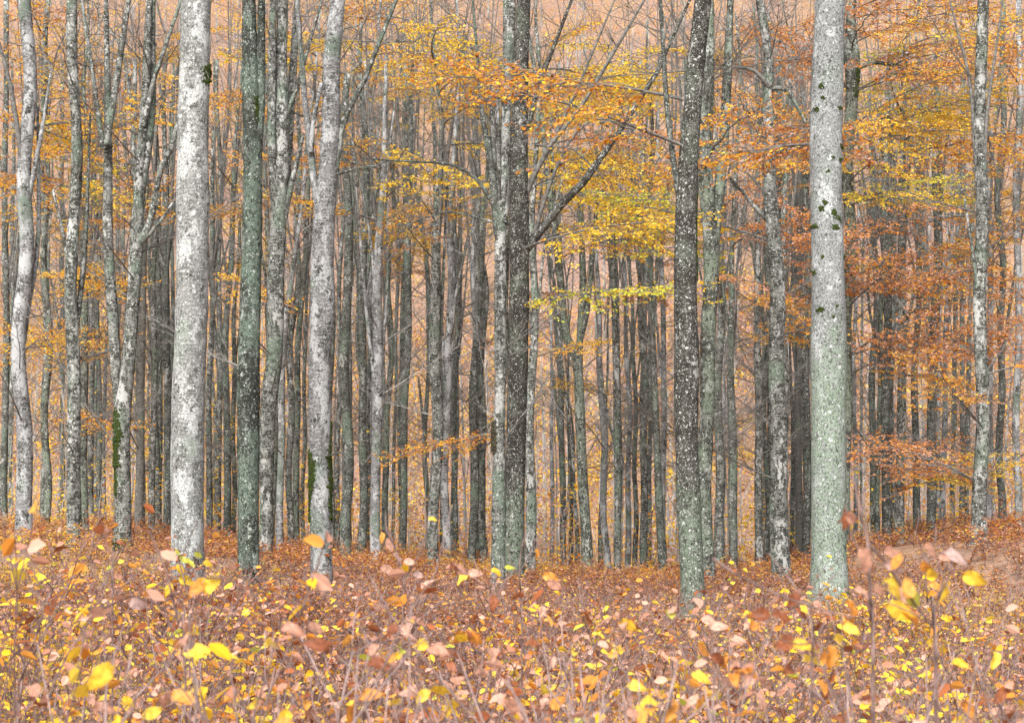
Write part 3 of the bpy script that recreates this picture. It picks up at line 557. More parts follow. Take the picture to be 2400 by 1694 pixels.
gF = np.random.default_rng(321)
for i, T in enumerate(trees):
    if T.d > 37 and len(T.limbs) < 2:                            # the slimmer beeches fork too
        for _ in range(gF.integers(2, 5)):
            y1 = gF.uniform(380, 960); k = int(np.argmin([abs(p[1] - y1) for p in T.P])); x1 = np.interp(y1, [p[1] for p in T.P], [p[0] for p in T.P]); w = max(T.P[k][2], 7); sg = gF.choice([-1, 1])
            T.limbs.append([(x1, y1, w * .42), (x1 + sg * gF.uniform(5, 14), y1 - 90, w * .38), (x1 + sg * gF.uniform(12, 42), y1 - 250, w * .30), (x1 + sg * gF.uniform(16, 80), max(40, y1 - gF.uniform(380, 600)), w * .16)])
    build_tree(T, 100 + i)

# thin beeches further back, filling the depth of the wood
refs = [('a', 'the speckled wavy trunk'), ('b', 'the forked mossy beech'), ('e', 'the broad white trunk'), ('h', 'the green-lichened trunk'), ('k', 'the moss-tufted pale trunk'), ('o', 'the pale mottled beech'),
        ('s', 'the stout paired beech'), ('x', 'the twin central trunks'), ('ad', 'the leaning many-stemmed beech'), ('ah', 'the evenly banded beech'), ('bb', 'the dark speckled giant'), ('bg', 'the straight banded beech'),
        ('bk', 'the pale-green giant'), ('bo', 'the dark trio'), ('bs', 'the stout leafy beech')]
keyx = {t.key: t.P[-1][0] for t in trees}
refx = sorted([(keyx[k], n) for k, n in refs])
ORD = ['first', 'second', 'third', 'fourth', 'fifth', 'sixth', 'seventh', 'eighth', 'ninth', 'tenth', 'eleventh', 'twelfth', 'thirteenth', 'fourteenth', 'fifteenth', 'sixteenth', 'seventeenth', 'eighteenth', 'nineteenth', 'twentieth', 'last-but-one', 'outermost']
backs = []; g0 = np.random.default_rng(77)
cand = np.sort(g0.uniform(20, 2380, 74))
for bx in cand:
    d = g0.uniform(56, 84); dia = g0.uniform(.16, .27)
    T = Tree(); T.key = 'back'; T.dia = dia; T.d = d
    T.bark = g0.choice(['mid', 'dark', 'grgrey', 'pale', 'mid', 'dark'])
    x0 = (bx - HX) / FPX * d; z0 = gz(x0, d); row = HY - (z0 - CAMZ) / d * FPX; w = dia * FPX / d
    lean = g0.normal() * 9
    T.P = [(bx + lean * 2 + g0.normal() * 4, 140, w * .5), (bx + lean * 1.3 + g0.normal() * 4, 500, w * .75), (bx + lean * .5 + g0.normal() * 3, 850, w * .92), (bx, row - 5, w * 1.05)]
    T.limbs = []
    for _ in range(g0.integers(1, 4)):
        y1 = g0.uniform(350, 950); t = (row - y1) / (row - 140); xx = bx + lean * 2 * t; s = g0.choice([-1, 1])
        T.limbs.append([(xx, y1, w * .5), (xx + s * g0.uniform(6, 16), y1 - 110, w * .42), (xx + s * g0.uniform(14, 40), y1 - 280, w * .34), (xx + s * g0.uniform(20, 75), max(60, y1 - 520), w * .22)])
    T.base = at(bx, row, d); backs.append(T)
for i, T in enumerate(backs):
    lo = [n for x, n in refx if x <= T.P[-1][0]]; hi = [n for x, n in refx if x > T.P[-1][0]]
    T.pair = (lo[-1] if lo else None, hi[0] if hi else None)
cnt = {}
for T in backs:
    k = cnt.get(T.pair, 0); cnt[T.pair] = k + 1; a, b = T.pair
    if a and b: T.label = 'distant thin beech, %s one from %s towards %s' % (ORD[k], a, b)
    elif b: T.label = 'distant thin beech, %s one from the edge towards %s' % (ORD[k], b)
    else: T.label = 'distant thin beech, %s one past %s' % (ORD[k], a)
for i, T in enumerate(backs): build_tree(T, 900 + i, top=14)
for T in trees: tag(T.obj, T.label, 'tree', 'beech trunks of the wood')
for T in backs: tag(T.obj, T.label, 'tree', 'thin beeches further back')
allt = trees + backs

# ------------------------------------------------------------------ boughs: a woody spray with flat layers of leaves; a small library, shared by all trees
def make_bough(seed, L, rise, ntw, bare=False):
    g = np.random.default_rng(seed); wood = Geo(); LP, LD, LN, LS = [], [], [], []
    t = np.linspace(0, 1, 10); ph = g.uniform(0, 6)
    bend = g.uniform(.1, .35) if bare else -g.uniform(.02, .22)
    M = np.stack([L * t, .06 * L * np.sin(3 * t + ph) - .06 * L * math.sin(ph), L * (rise * t + bend * t ** 2)], 1) + g.normal(size=(10, 3)) * .012 * L * t[:, None]
    wood.add(*tube(M, .011 * L ** .5 * (1 - t) + .003, 5))
    for k in range(ntw):
        u = .14 + .86 * (k + g.uniform(0, .8)) / ntw; u = min(u, .99); f = u * 9; i = int(f); b = M[i] + (M[i + 1] - M[i]) * (f - i) if i < 9 else M[9]
        s = 1 if k % 2 else -1; ang = s * math.radians(g.uniform(28, 62)); tl = L * g.uniform(.28, .46) * (1.15 - .75 * u)
        dv = np.array([math.cos(ang), math.sin(ang), g.normal() * .14 + (g.uniform(.15, .7) if bare else rise * .35)]); dv /= np.linalg.norm(dv)
        tt = np.linspace(0, 1, 5)[:, None]
        tp = b + dv * tl * tt + np.array([0, 0, (.2 if bare else -.16) * tl]) * tt ** 2 + g.normal(size=(5, 3)) * .03 * tl * tt
        wood.add(*tube(tp, np.linspace(.0085, .003, 5), 3))
        segs = [tp]
        for j in range(4):
            m = 1 + j % 4; s2 = 1 if j % 2 else -1; a2 = ang + s2 * math.radians(g.uniform(30, 60)); l2 = tl * g.uniform(.25, .45)
            d2 = np.array([math.cos(a2), math.sin(a2), dv[2] + g.normal() * .15]); sp = tp[m] + d2 * l2 * np.linspace(0, 1, 3)[:, None]
            wood.add(*tube(sp, np.linspace(.005, .0022, 3), 3)); segs.append(sp)
        if not bare:
            for sgm in segs:
                ln = np.linalg.norm(sgm[-1] - sgm[0]); n = max(2, int(ln / .036))
                uu = g.uniform(.1, 1.02, n); a = np.array([sgm[0] + (sgm[-1] - sgm[0]) * q for q in uu]) + g.normal(size=(n, 3)) * .012
                ax = (sgm[-1] - sgm[0]) / ln; side = np.cross(ax, [0, 0, 1]); sg = g.choice([-1, 1], n)[:, None]
                D = ax[None] * g.uniform(.2, .9, n)[:, None] + side[None] * sg * g.uniform(.4, 1, n)[:, None]; D[:, 2] += g.normal(size=n) * .22 - .22
                Nn = np.array([0, 0, 1.])[None] + g.normal(size=(n, 3)) * .6
                LP.append(a); LD.append(D); LN.append(Nn); LS.append(g.uniform(.046, .080, n))
    if bare: return wood, None
    return wood, tuple(np.concatenate(q) for q in (LP, LD, LN, LS))

BO = []
for k in range(9):
    L = [1.7, 2.4, 3.2][k % 3]; BO.append((L, *make_bough(300 + k, L, [.16, .3, .42][(k // 3) % 3], [11, 15, 20][k % 3])))
BOWOOD = [b[1].mesh('branch', TWIG, True) for b in BO]
BOLEAF = {}
for pal in ('orange', 'yellow', 'gold', 'rusty', 'lime', 'coral'):
    for k, (L, w, lv) in enumerate(BO):
        g = np.random.default_rng(k * 31 + len(pal)); G = Geo(); n = len(lv[0])
        put_leaves(G, LEAF_LO, *lv, pick_rnd(g, pal, n)); BOLEAF[pal, k] = G.mesh('foliage', LEAF)
BARE = []
for k in range(6):
    L = [1.6, 2.4, 3.4][k % 3]; w, _ = make_bough(500 + k, L, [.35, .75][k // 3], [8, 11, 14][k % 3], True)
    BARE.append((L, w.mesh('branch', TWIG, True), w.mesh('branch', TWIGP, True)))

def orient(o, az, roll, tilt, s):
    o.rotation_euler = (roll, tilt, az); o.scale = (s, s, s)

def hang(T, h, az, L, k, pal, g):
    """put bough k on tree T at height h over its foot"""
    C = T.C; i = int(np.argmin(abs(C[:, 2] - h))); p = C[i]
    s = L / BO[k][0]
    o = link('branch', BOWOOD[k], T.obj, p[:3]); orient(o, az, g.normal() * .12, g.normal() * .10, s)
    f = link('foliage', BOLEAF[pal, k], o); f['kind'] = 'stuff'
    return o

VS = 2400 / 2296
# zones of foliage seen in the photograph: x0, y0, x1, y1 (in the enlarged view), how many sprays, palettes, distances
ZONES = [
 (0, 0, 400, 470, 60, ['orange', 'orange', 'gold', 'rusty'], (38, 66)), (135, 470, 400, 700, 16, ['orange', 'gold'], (40, 66)),
 (150, 310, 230, 480, 7, ['lime', 'yellow'], (46, 56)), (150, 600, 230, 900, 6, ['gold', 'orange'], (46, 56)),
 (465, 100, 560, 620, 22, ['orange', 'gold', 'orange'], (42, 68)), (600, 100, 720, 420, 12, ['orange', 'gold'], (42, 66)),
 (740, 0, 870, 420, 24, ['orange', 'orange', 'coral', 'gold'], (40, 66)), (760, 420, 960, 700, 18, ['orange', 'coral', 'gold'], (44, 68)),
 (860, 80, 1100, 330, 34, ['yellow', 'yellow', 'gold', 'coral'], (40, 66)), (860, 320, 1090, 520, 22, ['yellow', 'gold', 'yellow', 'lime'], (42, 66)),
 (1000, 120, 1150, 220, 6, ['orange'], (28, 36)),
 (1190, 60, 1520, 330, 60, ['yellow', 'yellow', 'yellow', 'gold', 'coral'], (38, 66)), (1200, 320, 1520, 520, 46, ['yellow', 'yellow', 'gold'], (36, 62)),
 (1250, 450, 1450, 610, 16, ['yellow', 'yellow', 'lime'], (34, 46)), (1400, 470, 1530, 760, 14, ['coral', 'rusty', 'orange'], (42, 64)),
 (1200, 660, 1420, 900, 8, ['gold', 'yellow', 'coral'], (46, 66)),
 (930, 760, 1010, 910, 3, ['orange', 'gold'], (46, 52)), (1090, 540, 1200, 800, 5, ['coral'], (50, 66)),
 (1660, 60, 1830, 300, 44, ['rusty', 'rusty', 'orange', 'gold'], (36, 64)), (1660, 300, 1830, 480, 30, ['orange', 'rusty', 'rusty'], (36, 62)),
 (1620, 480, 1830, 800, 28, ['orange', 'coral', 'gold'], (40, 64)), (1700, 120, 1760, 480, 9, ['rusty', 'orange'], (33, 38)),
 (1910, 60, 2296, 230, 40, ['orange', 'gold', 'rusty'], (36, 64)), (1940, 160, 2200, 420, 46, ['yellow', 'gold', 'yellow', 'lime', 'orange'], (36, 62)),
 (1920, 380, 2296, 640, 56, ['orange', 'rusty', 'gold', 'rusty'], (38, 62)), (2020, 620, 2296, 840, 26, ['orange', 'rusty', 'rusty'], (40, 54)),
 (2040, 840, 2200, 1010, 12, ['rusty', 'orange'], (36, 50)), (2060, 1000, 2200, 1120, 8, ['yellow', 'lime'], (48, 60)),
 (0, -90, 1150, 130, 40, ['orange', 'gold', 'yellow', 'coral'], (38, 64)), (1150, -90, 2296, 130, 40, ['orange', 'gold', 'yellow', 'rusty'], (38, 64)),
 (1230, 120, 1510, 480, 26, ['yellow'], (38, 60)),
 (2160, 0, 2296, 400, 14, ['orange', 'gold'], (40, 60)), (0, 470, 140, 1000, 10, ['orange', 'gold'], (42, 60)),
]
gB = np.random.default_rng(4242)
tx = np.array([t.foot[0] for t in allt]); ty = np.array([t.foot[1] for t in allt])
for (x0, y0, x1, y1, n, pals, (d0, d1)) in ZONES:
    if d1 > 55: d0 = max(d0, 46); d1 += 6
    for _ in range(int(n * (.44 if x0 < 1180 else .36))):
        d = gB.uniform(d0, d1); P = at(gB.uniform(x0, x1) * VS, gB.uniform(y0, y1) * VS, d)
        dist = np.hypot(tx - P[0], (ty - P[1])); dist = dist + gB.uniform(0, 1.5, len(dist)) + np.where(dist < .6, 2, 0)
        T = allt[int(np.argmin(dist))]
        L = float(np.clip(dist.min() / .7, 1.3, 4.2)); az = math.atan2(P[1] - T.foot[1], P[0] - T.foot[0]) + gB.normal() * .15
        k = int(gB.choice([q for q in range(9) if abs(BO[q][0] - L) < .9] or [2, 5, 8]))
        h = P[2] - T.foot[2] - .2 * L
        hang(T, max(1.6, h), az, L, k, pals[gB.integers(len(pals))], gB)
# bare twiggy branches up the stems
for T in allt:
    n = 6 if T.d < 36 else gB.integers(13, 23)
    if T.key in ('e', 'bk', 'h', 'bb', 'y'): n = 0
    for _ in range(n):
        row = gB.uniform(80, 1000) if gB.random() < .8 else gB.uniform(1000, 1120)
        h = (HY - row) / FPX * T.d + CAMZ - T.foot[2]
        L, m1, m2 = BARE[gB.integers(6)]; i = int(np.argmin(abs(T.C[:, 2] - h))); s = gB.uniform(.55, 1.1)
        o = link('branch', m2 if gB.random() < .12 and T.d > 44 else m1, T.obj, T.C[i, :3]); orient(o, gB.uniform(0, 6.28), gB.normal() * .3, gB.normal() * .25, s)

# ------------------------------------------------------------------ moss tufts, a burl and the painted-in shade of a hollow on the trunks
ICO = None
def blob(c, r, g):
    global ICO
    if ICO is None:
        p = (1 + 5 ** .5) / 2; v = np.array([(-1, p, 0), (1, p, 0), (-1, -p, 0), (1, -p, 0), (0, -1, p), (0, 1, p), (0, -1, -p), (0, 1, -p), (p, 0, -1), (p, 0, 1), (-p, 0, -1), (-p, 0, 1)]) / math.hypot(1, p)
        f = np.array([(0, 11, 5), (0, 5, 1), (0, 1, 7), (0, 7, 10), (0, 10, 11), (1, 5, 9), (5, 11, 4), (11, 10, 2), (10, 7, 6), (7, 1, 8), (3, 9, 4), (3, 4, 2), (3, 2, 6), (3, 6, 8), (3, 8, 9), (4, 9, 5), (2, 4, 11), (6, 2, 10), (8, 6, 7), (9, 8, 1)])
        ICO = (v, f)
    return c + ICO[0] * r * g.uniform(.7, 1.25, (12, 1)), ICO[1]
bykey = {t.key: t for t in trees}
def moss(key, pts, n, rad, name='moss', mat=None, seed=0):
    """a tuft following the points (photo x, y, half width) over the camera-side face of a trunk"""
    T = bykey[key]; g = np.random.default_rng(seed + n); G = Geo(); pts = np.array(pts, float)
    for _ in range(int(n * 1.7)):
        u = g.uniform(0, len(pts) - 1); i = min(int(u), len(pts) - 2); q = pts[i] + (pts[i + 1] - pts[i]) * (u - i)
        x = q[0] + g.normal() * q[2] * .5; y = q[1] + g.normal() * q[2] * .5
        p = at(x, y, T.d) - T.foot; c = T.C[int(np.argmin(abs(T.C[:, 2] - p[2])))]
        dx = p[0] - c[0]; R = c[3]; dx = max(-R, min(R, dx)); r = rad * g.uniform(.35, 1.0)
        yy = c[1] - math.sqrt(max(R * R - dx * dx, 0))
        G.add(*blob(np.array([c[0] + dx, yy + r * .5, p[2]]), r, g))
    o = link(name, G.mesh(name, mat or MOSS, False), T.obj); o['kind'] = 'stuff'
    return o
def rp(r, pts): return [(px(r, x, y, w)[0], px(r, x, y, w)[1], w / REG[r][2]) for x, y, w in pts]
moss('b', rp(2, [(322, 270, 22), (335, 400, 24), (325, 480, 18), (322, 570, 16), (320, 650, 12), (318, 720, 10)]), 340, .045, seed=1)
moss('b', rp(2, [(310, 960, 20), (350, 1015, 26), (385, 1020, 14)]), 60, .04, seed=2)
moss('e', rp(1, [(822, 60, 14), (815, 120, 26), (805, 165, 14)]), 110, .03, seed=3)
moss('e', rp(1, [(790, 250, 8), (795, 345, 16), (793, 350, 10)]), 36, .022, seed=4)
moss('h', rp(1, [(1080, 230, 10), (1090, 300, 18), (1098, 350, 12)]), 90, .03, seed=5)
moss('k', rp(2, [(1335, 480, 8), (1350, 560, 22), (1362, 610, 26), (1348, 680, 14), (1340, 780, 8), (1345, 860, 6)]), 380, .042, seed=6)
moss('k', rp(2, [(1460, 330, 6), (1455, 450, 10), (1455, 530, 24), (1462, 580, 20), (1455, 690, 12), (1458, 850, 7)]), 340, .042, seed=7)
moss('bb', rp(5, [(196, 740, 8), (196, 860, 12), (192, 960, 10), (196, 1060, 14), (192, 1200, 8)]), 240, .028, seed=8)
for k, (x, y, w) in enumerate([(862, 800, 10), (905, 855, 14), (925, 890, 22), (915, 935, 14), (845, 830, 10), (960, 495, 9), (947, 290, 10), (855, 240, 10), (845, 178, 14), (815, 300, 12), (950, 565, 10), (880, 632, 8), (812, 920, 16), (970, 1080, 14), (975, 1150, 10), (848, 1088, 8), (812, 1165, 12), (922, 1350, 8), (840, 1365, 14), (905, 1405, 6), (905, 560, 6), (978, 40, 8)]):
    moss('bk', rp(5, [(x - 2, y - 2, w), (x + 2, y + 2, w)]), 70 if k < 5 else 30 if w > 12 else 14, .03 if k < 5 else .024, seed=20 + k)
moss('bl', rp(5, [(1045, 60, 12), (1048, 140, 14), (1035, 220, 12)]), 120, .03, seed=9)
bu = moss('x', rp(4, [(714, 350, 8), (712, 400, 14), (713, 450, 12), (716, 490, 8)]), 90, .055, 'burl', BURL_AND_SHADE, 10)
moss('e', rp(2, [(745, 1050, 10), (755, 1090, 14), (735, 1110, 16)]), 50, .03, 'hollow', BURL_AND_SHADE, 11)  # no recess is cut: dark lumps carry the hollow's shade in their colour

# ------------------------------------------------------------------ far wood on the opposite hillside: reads as one mass
def far_wood():
    g = np.random.default_rng(808); G = Geo()
    def spray(c, n, sp, size, pal):
        P = c + g.normal(size=(n, 3)) * np.array(sp); D = g.normal(size=(n, 3)); D[:, 2] *= .5; Nn = g.normal(size=(n, 3)) * .7 + np.array([0, -.3, .8])
        put_leaves(G, LEAF_LO, P, D, Nn, g.uniform(*size, n), pick_rnd(g, pal, n))
    def hue(x, y):
        v = math.sin(x * .22 + 1.3 * math.sin(y * .06)) + math.sin(y * .11 + x * .07 + 2) + g.normal() * .8
        return 'far_yellow' if v > .1 else 'far_pink' if v < -1.2 else 'far_orange'
    for k in range(500):
        y = 86 + 185 * g.random() ** .9; x = g.uniform(-1, 1) * (.31 * y + 6); z = gz(x, y); H = g.uniform(11, 17); r = g.uniform(.07, .16); pal = hue(x, y)
        t = np.linspace(0, 1, 4); ln = g.normal(size=2) * .5
        M = np.stack([x + ln[0] * t ** 2, y + ln[1] * t ** 2, z + H * t], 1); G.add(*tube(M, r * (1 - .8 * t), 4), mi=1)
        for j in range(13):
            u = g.uniform(.12, .95); a = g.uniform(0, 6.28); L = g.uniform(1.5, 4) * (1.1 - .6 * u); b = np.array([x + ln[0] * u * u, y + ln[1] * u * u, z + H * u])
            e = b + np.array([math.cos(a) * L, math.sin(a) * L, L * g.uniform(.3, 1.1)]); mm = (b + e) / 2 + g.normal(size=3) * .15
            G.add(*tube(np.array([b, mm, e]), [.032, .022, .009], 3, cap=False), mi=1)
            if g.random() < (.45 if pal == 'far_pink' else .8): spray(b + (e - b) * .75, 30, (.8, .8, .22), (.16, .28), pal)
    for k in range(230):                                          # pale slender stems on the valley floor
        y = g.uniform(70, 125); x = g.uniform(-1, 1) * (.31 * y + 4); z = gz(x, y); H = g.uniform(8, 15); r = g.uniform(.04, .085); ln = g.normal(size=2) * .6
        t = np.linspace(0, 1, 6); G.add(*tube(np.stack([x + ln[0] * t ** 2 + g.normal(size=6) * .06, y + ln[1] * t ** 2, z - .2 + H * t], 1), r * (1 - .8 * t), 4), mi=1)
        for j in range(9):
            u = g.uniform(.15, .95); a = g.uniform(0, 6.28); L = g.uniform(1, 2.6); b = np.array([x + ln[0] * u * u, y + ln[1] * u * u, z + H * u]); e = b + np.array([math.cos(a) * L, math.sin(a) * L, L * g.uniform(.5, 1.4)])
            G.add(*tube(np.array([b, (b + e) / 2 + g.normal(size=3) * .1, e]), [.02, .014, .006], 3, cap=False), mi=1)
            if g.random() < .4: spray(e, 14, (.5, .5, .14), (.11, .19), hue(x, y))
    # young beeches filling the valley and the foot of the slope
    for k in range(3600):
        y = 63 + 75 * g.random() ** .8; x = g.uniform(-1, 1) * (.31 * y + 4); z = gz(x, y); H = g.uniform(1.2, 5.5); pal = hue(x, y)
        a = g.uniform(0, 6.28); e = np.array([x + g.normal() * .5, y + g.normal() * .5, z + H]); b = np.array([x, y, z - .1])
        G.add(*tube(np.array([b, (b + e) / 2 + g.normal(size=3) * .12, e]), [.022, .014, .006], 3, cap=False), mi=1)
        for j in range(3): spray(b + (e - b) * g.uniform(.25, 1) + g.normal(size=3) * np.array([.5, .5, .1]), 16, (.5, .5, .16), (.11, .19) if y < 90 else (.15, .26), pal)
    return G.mesh('far_wood', [LEAF, FARBARK])
tag(link('far_wood', far_wood()), 'far hillside wood of orange and yellow crowns beyond the valley', 'wood', None, 'stuff')

# ------------------------------------------------------------------ undergrowth: young beeches with dry leaves
def sapling(g, h, nleaf, bush=5, lsize=(.05, .088), low=.15, thick=1.):
    """stems as a list of (points, radii); leaves as positions, directions, normals, sizes"""
    stems, LP, LD, LN, LS = [], [], [], [], []
    lean = g.normal(size=2) * .16
    t = np.linspace(0, 1, 8)[:, None]
    main = np.concatenate([lean[None] * h * t ** 1.5 + g.normal(size=(8, 2)) * .018 * h * t, h * t], 1)
    stems.append((main, np.linspace(.0055, .0018, 8) * (h / .7) ** .5 * thick))
    segs = [main[3:]]
    for k in range(bush):
        i = g.integers(1 if low < .3 else 3, 7); a = g.uniform(0, 6.28); L = h * g.uniform(.3, .65) * (1 if low < .3 else .6)
        dv = np.array([math.cos(a), math.sin(a), g.uniform(.5, 2.2)]); dv /= np.linalg.norm(dv)
        tt = np.linspace(0, 1, 5)[:, None]; b = main[i] + dv * L * tt + np.array([0, 0, .12 * L]) * tt ** 2 + g.normal(size=(5, 3)) * .03 * L * tt
        stems.append((b, np.linspace(.0032, .0012, 5) * thick)); segs.append(b)
        for j in range(2):
            m = g.integers(1, 4); d2 = dv + g.normal(size=3) * .5; d2 /= np.linalg.norm(d2); s = b[m] + d2 * L * .45 * np.linspace(0, 1, 4)[:, None]
            stems.append((s, np.linspace(.002, .001, 4) * thick)); segs.append(s)
    for _ in range(nleaf):
        s = segs[g.integers(len(segs))]; u = g.uniform(low, 1) * (len(s) - 1); i = min(int(u), len(s) - 2); p = s[i] + (s[i + 1] - s[i]) * (u - i)
        a = g.uniform(0, 6.28); LP.append(p); LD.append((math.cos(a), math.sin(a), g.normal() * .45 - .12)); LN.append((g.normal() * .8, g.normal() * .8 - .4, .8)); LS.append(g.uniform(*lsize))
    return stems, (np.array(LP), np.array(LD), np.array(LN), np.array(LS))

def template(sp, tmpl, sides=3):
    """a sapling as arrays: stem mesh, leaf mesh, number of leaves"""
    st, lv = sp; A, B = Geo(), Geo()
    for P, R in st: A.add(*tube(P[::2] if len(P) > 5 else P, R[::2] if len(P) > 5 else R, sides, cap=False))
    put_leaves(B, tmpl, *lv, np.zeros(len(lv[0])))
    return np.concatenate(A.V), np.concatenate(A.F), B.V[0], B.F[0], len(lv[0]), len(tmpl[1])
LIB = [template(sapling(np.random.default_rng(7000 + k), .74 + .11 * (k % 5), 48, bush=8, lsize=(.048, .082), thick=1.25), LEAF_MID) for k in range(18)]
LIBLO = [template(sapling(np.random.default_rng(7100 + k), .50 + .07 * (k % 5), 60, bush=7, lsize=(.042, .072), thick=1.6), LEAF_LO) for k in range(14)]

def rotz(P, a): c, s = math.cos(a), math.sin(a); return np.stack([P[:, 0] * c - P[:, 1] * s, P[:, 0] * s + P[:, 1] * c, P[:, 2]], 1)
def plant(G, lib, g, x, y, z, s, pal, stems=True, sz=1.):
    VS_, FS_, VL, FL, n, k = lib[g.integers(len(lib))]; a = g.uniform(0, 6.28); o = np.array([x, y, z]); sc = np.array([s, s, s * sz])
    if stems: G.add(rotz(VS_, a) * sc + o, FS_, mi=1)
    G.add(rotz(VL, a) * sc + o, FL, np.repeat(pick_rnd(g, pal, n), k))

gu = np.random.default_rng(66)
def scatter(d0, d1, per_m2):
    """random spots over the ground inside (and a little beyond) the view between two distances"""
    A = .33 * (d1 ** 2 - d0 ** 2) + 2 * (d1 - d0); n = int(A * per_m2)
    y = np.sqrt(gu.uniform(d0 ** 2, d1 ** 2, n)); x = gu.uniform(-1, 1, n) * (.33 * y + 1)
    return x, y
def patch(x, y): return math.sin(x * 1.1 + 1.7 * math.sin(y * .5)) + math.sin(y * .9 + x * .4)
G = Geo()
for d0, d1, dens in ((3.4, 8, 3), (8, 13, 10), (13, 19, 14)):
    x, y = scatter(d0, d1, dens); z = ground_z(x, y)
    for a, b, c in zip(x, y, z):
        pp = patch(a * .7, b * .7) + gu.normal() * .8; pal = 'under_yellow' if pp > .8 else 'under_brown' if pp < -1.5 else 'under'
        cl = math.sin(a * 2.3 + 1.9 * math.sin(b * 1.1)) + math.sin(b * 2.0 + a * 1.2)
        if cl < -1.0 and gu.random() < .8: continue
        plant(G, LIB, gu, a, b, c, gu.uniform(.6, 1.0) * (1 + .16 * cl), pal)
def wands(G, d0, d1, dens, h0, h1, r):
    x, y = scatter(d0, d1, dens); z = ground_z(x, y)
    for a, b, c in zip(x, y, z):
        h = gu.uniform(h0, h1); ln = gu.normal(size=2) * .22 * h; t = np.linspace(0, 1, 5); wv = gu.normal(size=(5, 2)) * .03 * h
        M = np.stack([a + ln[0] * t ** 1.6 + wv[:, 0] * t, b + ln[1] * t ** 1.6 + wv[:, 1] * t, c + h * t], 1); mi = 1 if gu.random() < .6 else 2
        G.add(*tube(M, np.linspace(r, r * .35, 5), 3, cap=False), mi=mi)
        for _ in range(3):
            k = gu.integers(1, 4); L = h * gu.uniform(.2, .5); an = gu.uniform(0, 6.28); dv = np.array([math.cos(an), math.sin(an), gu.uniform(.7, 2)]); dv /= np.linalg.norm(dv)
            G.add(*tube(M[k] + dv * L * np.array([[0.], [.5], [1.]]) + np.array([0, 0, .15 * L]) * np.array([[0.], [.2], [1.]]), np.linspace(r * .6, r * .25, 3), 3, cap=False), mi=mi)
wands(G, 5, 10, 4, .7, 1.2, .0035); wands(G, 10, 19, 11, .75, 1.3, .005)
tag(link('undergrowth', G.mesh('undergrowth', [LEAF, STEM, WAND])), 'dense brush of young beeches with dry salmon, orange and yellow leaves', 'undergrowth', None, 'stuff')
G = Geo()
for d0, d1, dens, s0, s1 in ((19, 27, 14, .9, 1.4), (27, 38, 9, .8, 1.3), (38, 64, 4.0, .9, 1.4)):
    x, y = scatter(d0, d1, dens); z = ground_z(x, y)
    for a, b, c in zip(x, y, z):
        pp = patch(a * .3, b * .3) + gu.normal() * .8; pal = 'under_yellow' if pp > 1.4 else 'under_brown' if pp < (.1 if d0 < 27 else .7) else 'under'
        plant(G, LIBLO, gu, a, b, c, gu.uniform(s0, s1), pal, stems=d0 < 30 or gu.random() < .4, sz=float(np.interp(b, [19, 23, 27, 40, 60], [.85, .60, .45, .5, .5])) * (1 + .35 * math.sin(a * 1.9 + 2 * math.sin(b * .7))))
wands(G, 19, 29, 8, .5, .95, .0065)
tag(link('ground_cover', G.mesh('ground_cover', [LEAF, STEM, WAND])), 'low rust-brown leafy growth carpeting the forest floor around the trunks', 'ground cover', None, 'stuff')

# ------------------------------------------------------------------ saplings that stand out of the brush
HI = [leaf_hi(.15 + .22 * k, .1 + .3 * (k % 3), .86 + .07 * k, .9, k) for k in range(4)]
LEAFMESH = {}
for ci, c in enumerate(CLASSES):
    for k in range(4):
        for q in range(2):
            v, f = HI[k]; LEAFMESH[c, k, q] = mesh_from('leaf', v, f, LEAFV, np.full(len(f), (ci + .3 + .4 * q) / len(CLASSES)), True)
def leaf_obj(parent, p, dv, nv, size, cls, g):
    o = link('leaf', LEAFMESH[cls, int(g.integers(4)), int(g.integers(2))], parent)
    Xa, Ya, Za = basis(np.array([dv], float), np.array([nv], float))
    M = Matrix(((Xa[0][0], Ya[0][0], Za[0][0], p[0]), (Xa[0][1], Ya[0][1], Za[0][1], p[1]), (Xa[0][2], Ya[0][2], Za[0][2], p[2]), (0, 0, 0, 1)))
    o.matrix_local = M @ Matrix.Diagonal((size, size, size, 1))
    return o
def sapling_thing(x, y, h, pal, label, g, nleaf=26, bush=4, main=None, group='saplings standing out of the brush'):
    z = gz(x, y); E = bpy.data.objects.new('beech_sapling', None); COL.objects.link(E); E.location = (x, y, z); E.empty_display_size = .1
    tag(E, label, 'sapling', group)
    st, lv = sapling(g, h, nleaf, bush=bush, lsize=(.042, .07), low=.4, thick=.8)
    for i, (P, R) in enumerate(st):
        V, F = tube(P, R * 1.15, 5); link('stem' if i == 0 else 'twig', mesh_from('stem', V, F, WAND, smooth=True), E)
    w = PAL[pal]; ks = list(w); pr = np.array(list(w.values())); pr = pr / pr.sum()
    for p, dv, nv, s in zip(*lv): leaf_obj(E, p, dv, nv, s, ks[int(g.choice(len(ks), p=pr))], g)
    return E
gs = np.random.default_rng(909)
PN = {'under': 'salmon-leaved', 'under_yellow': 'yellow-leaved', 'under_brown': 'rust-leaved'}
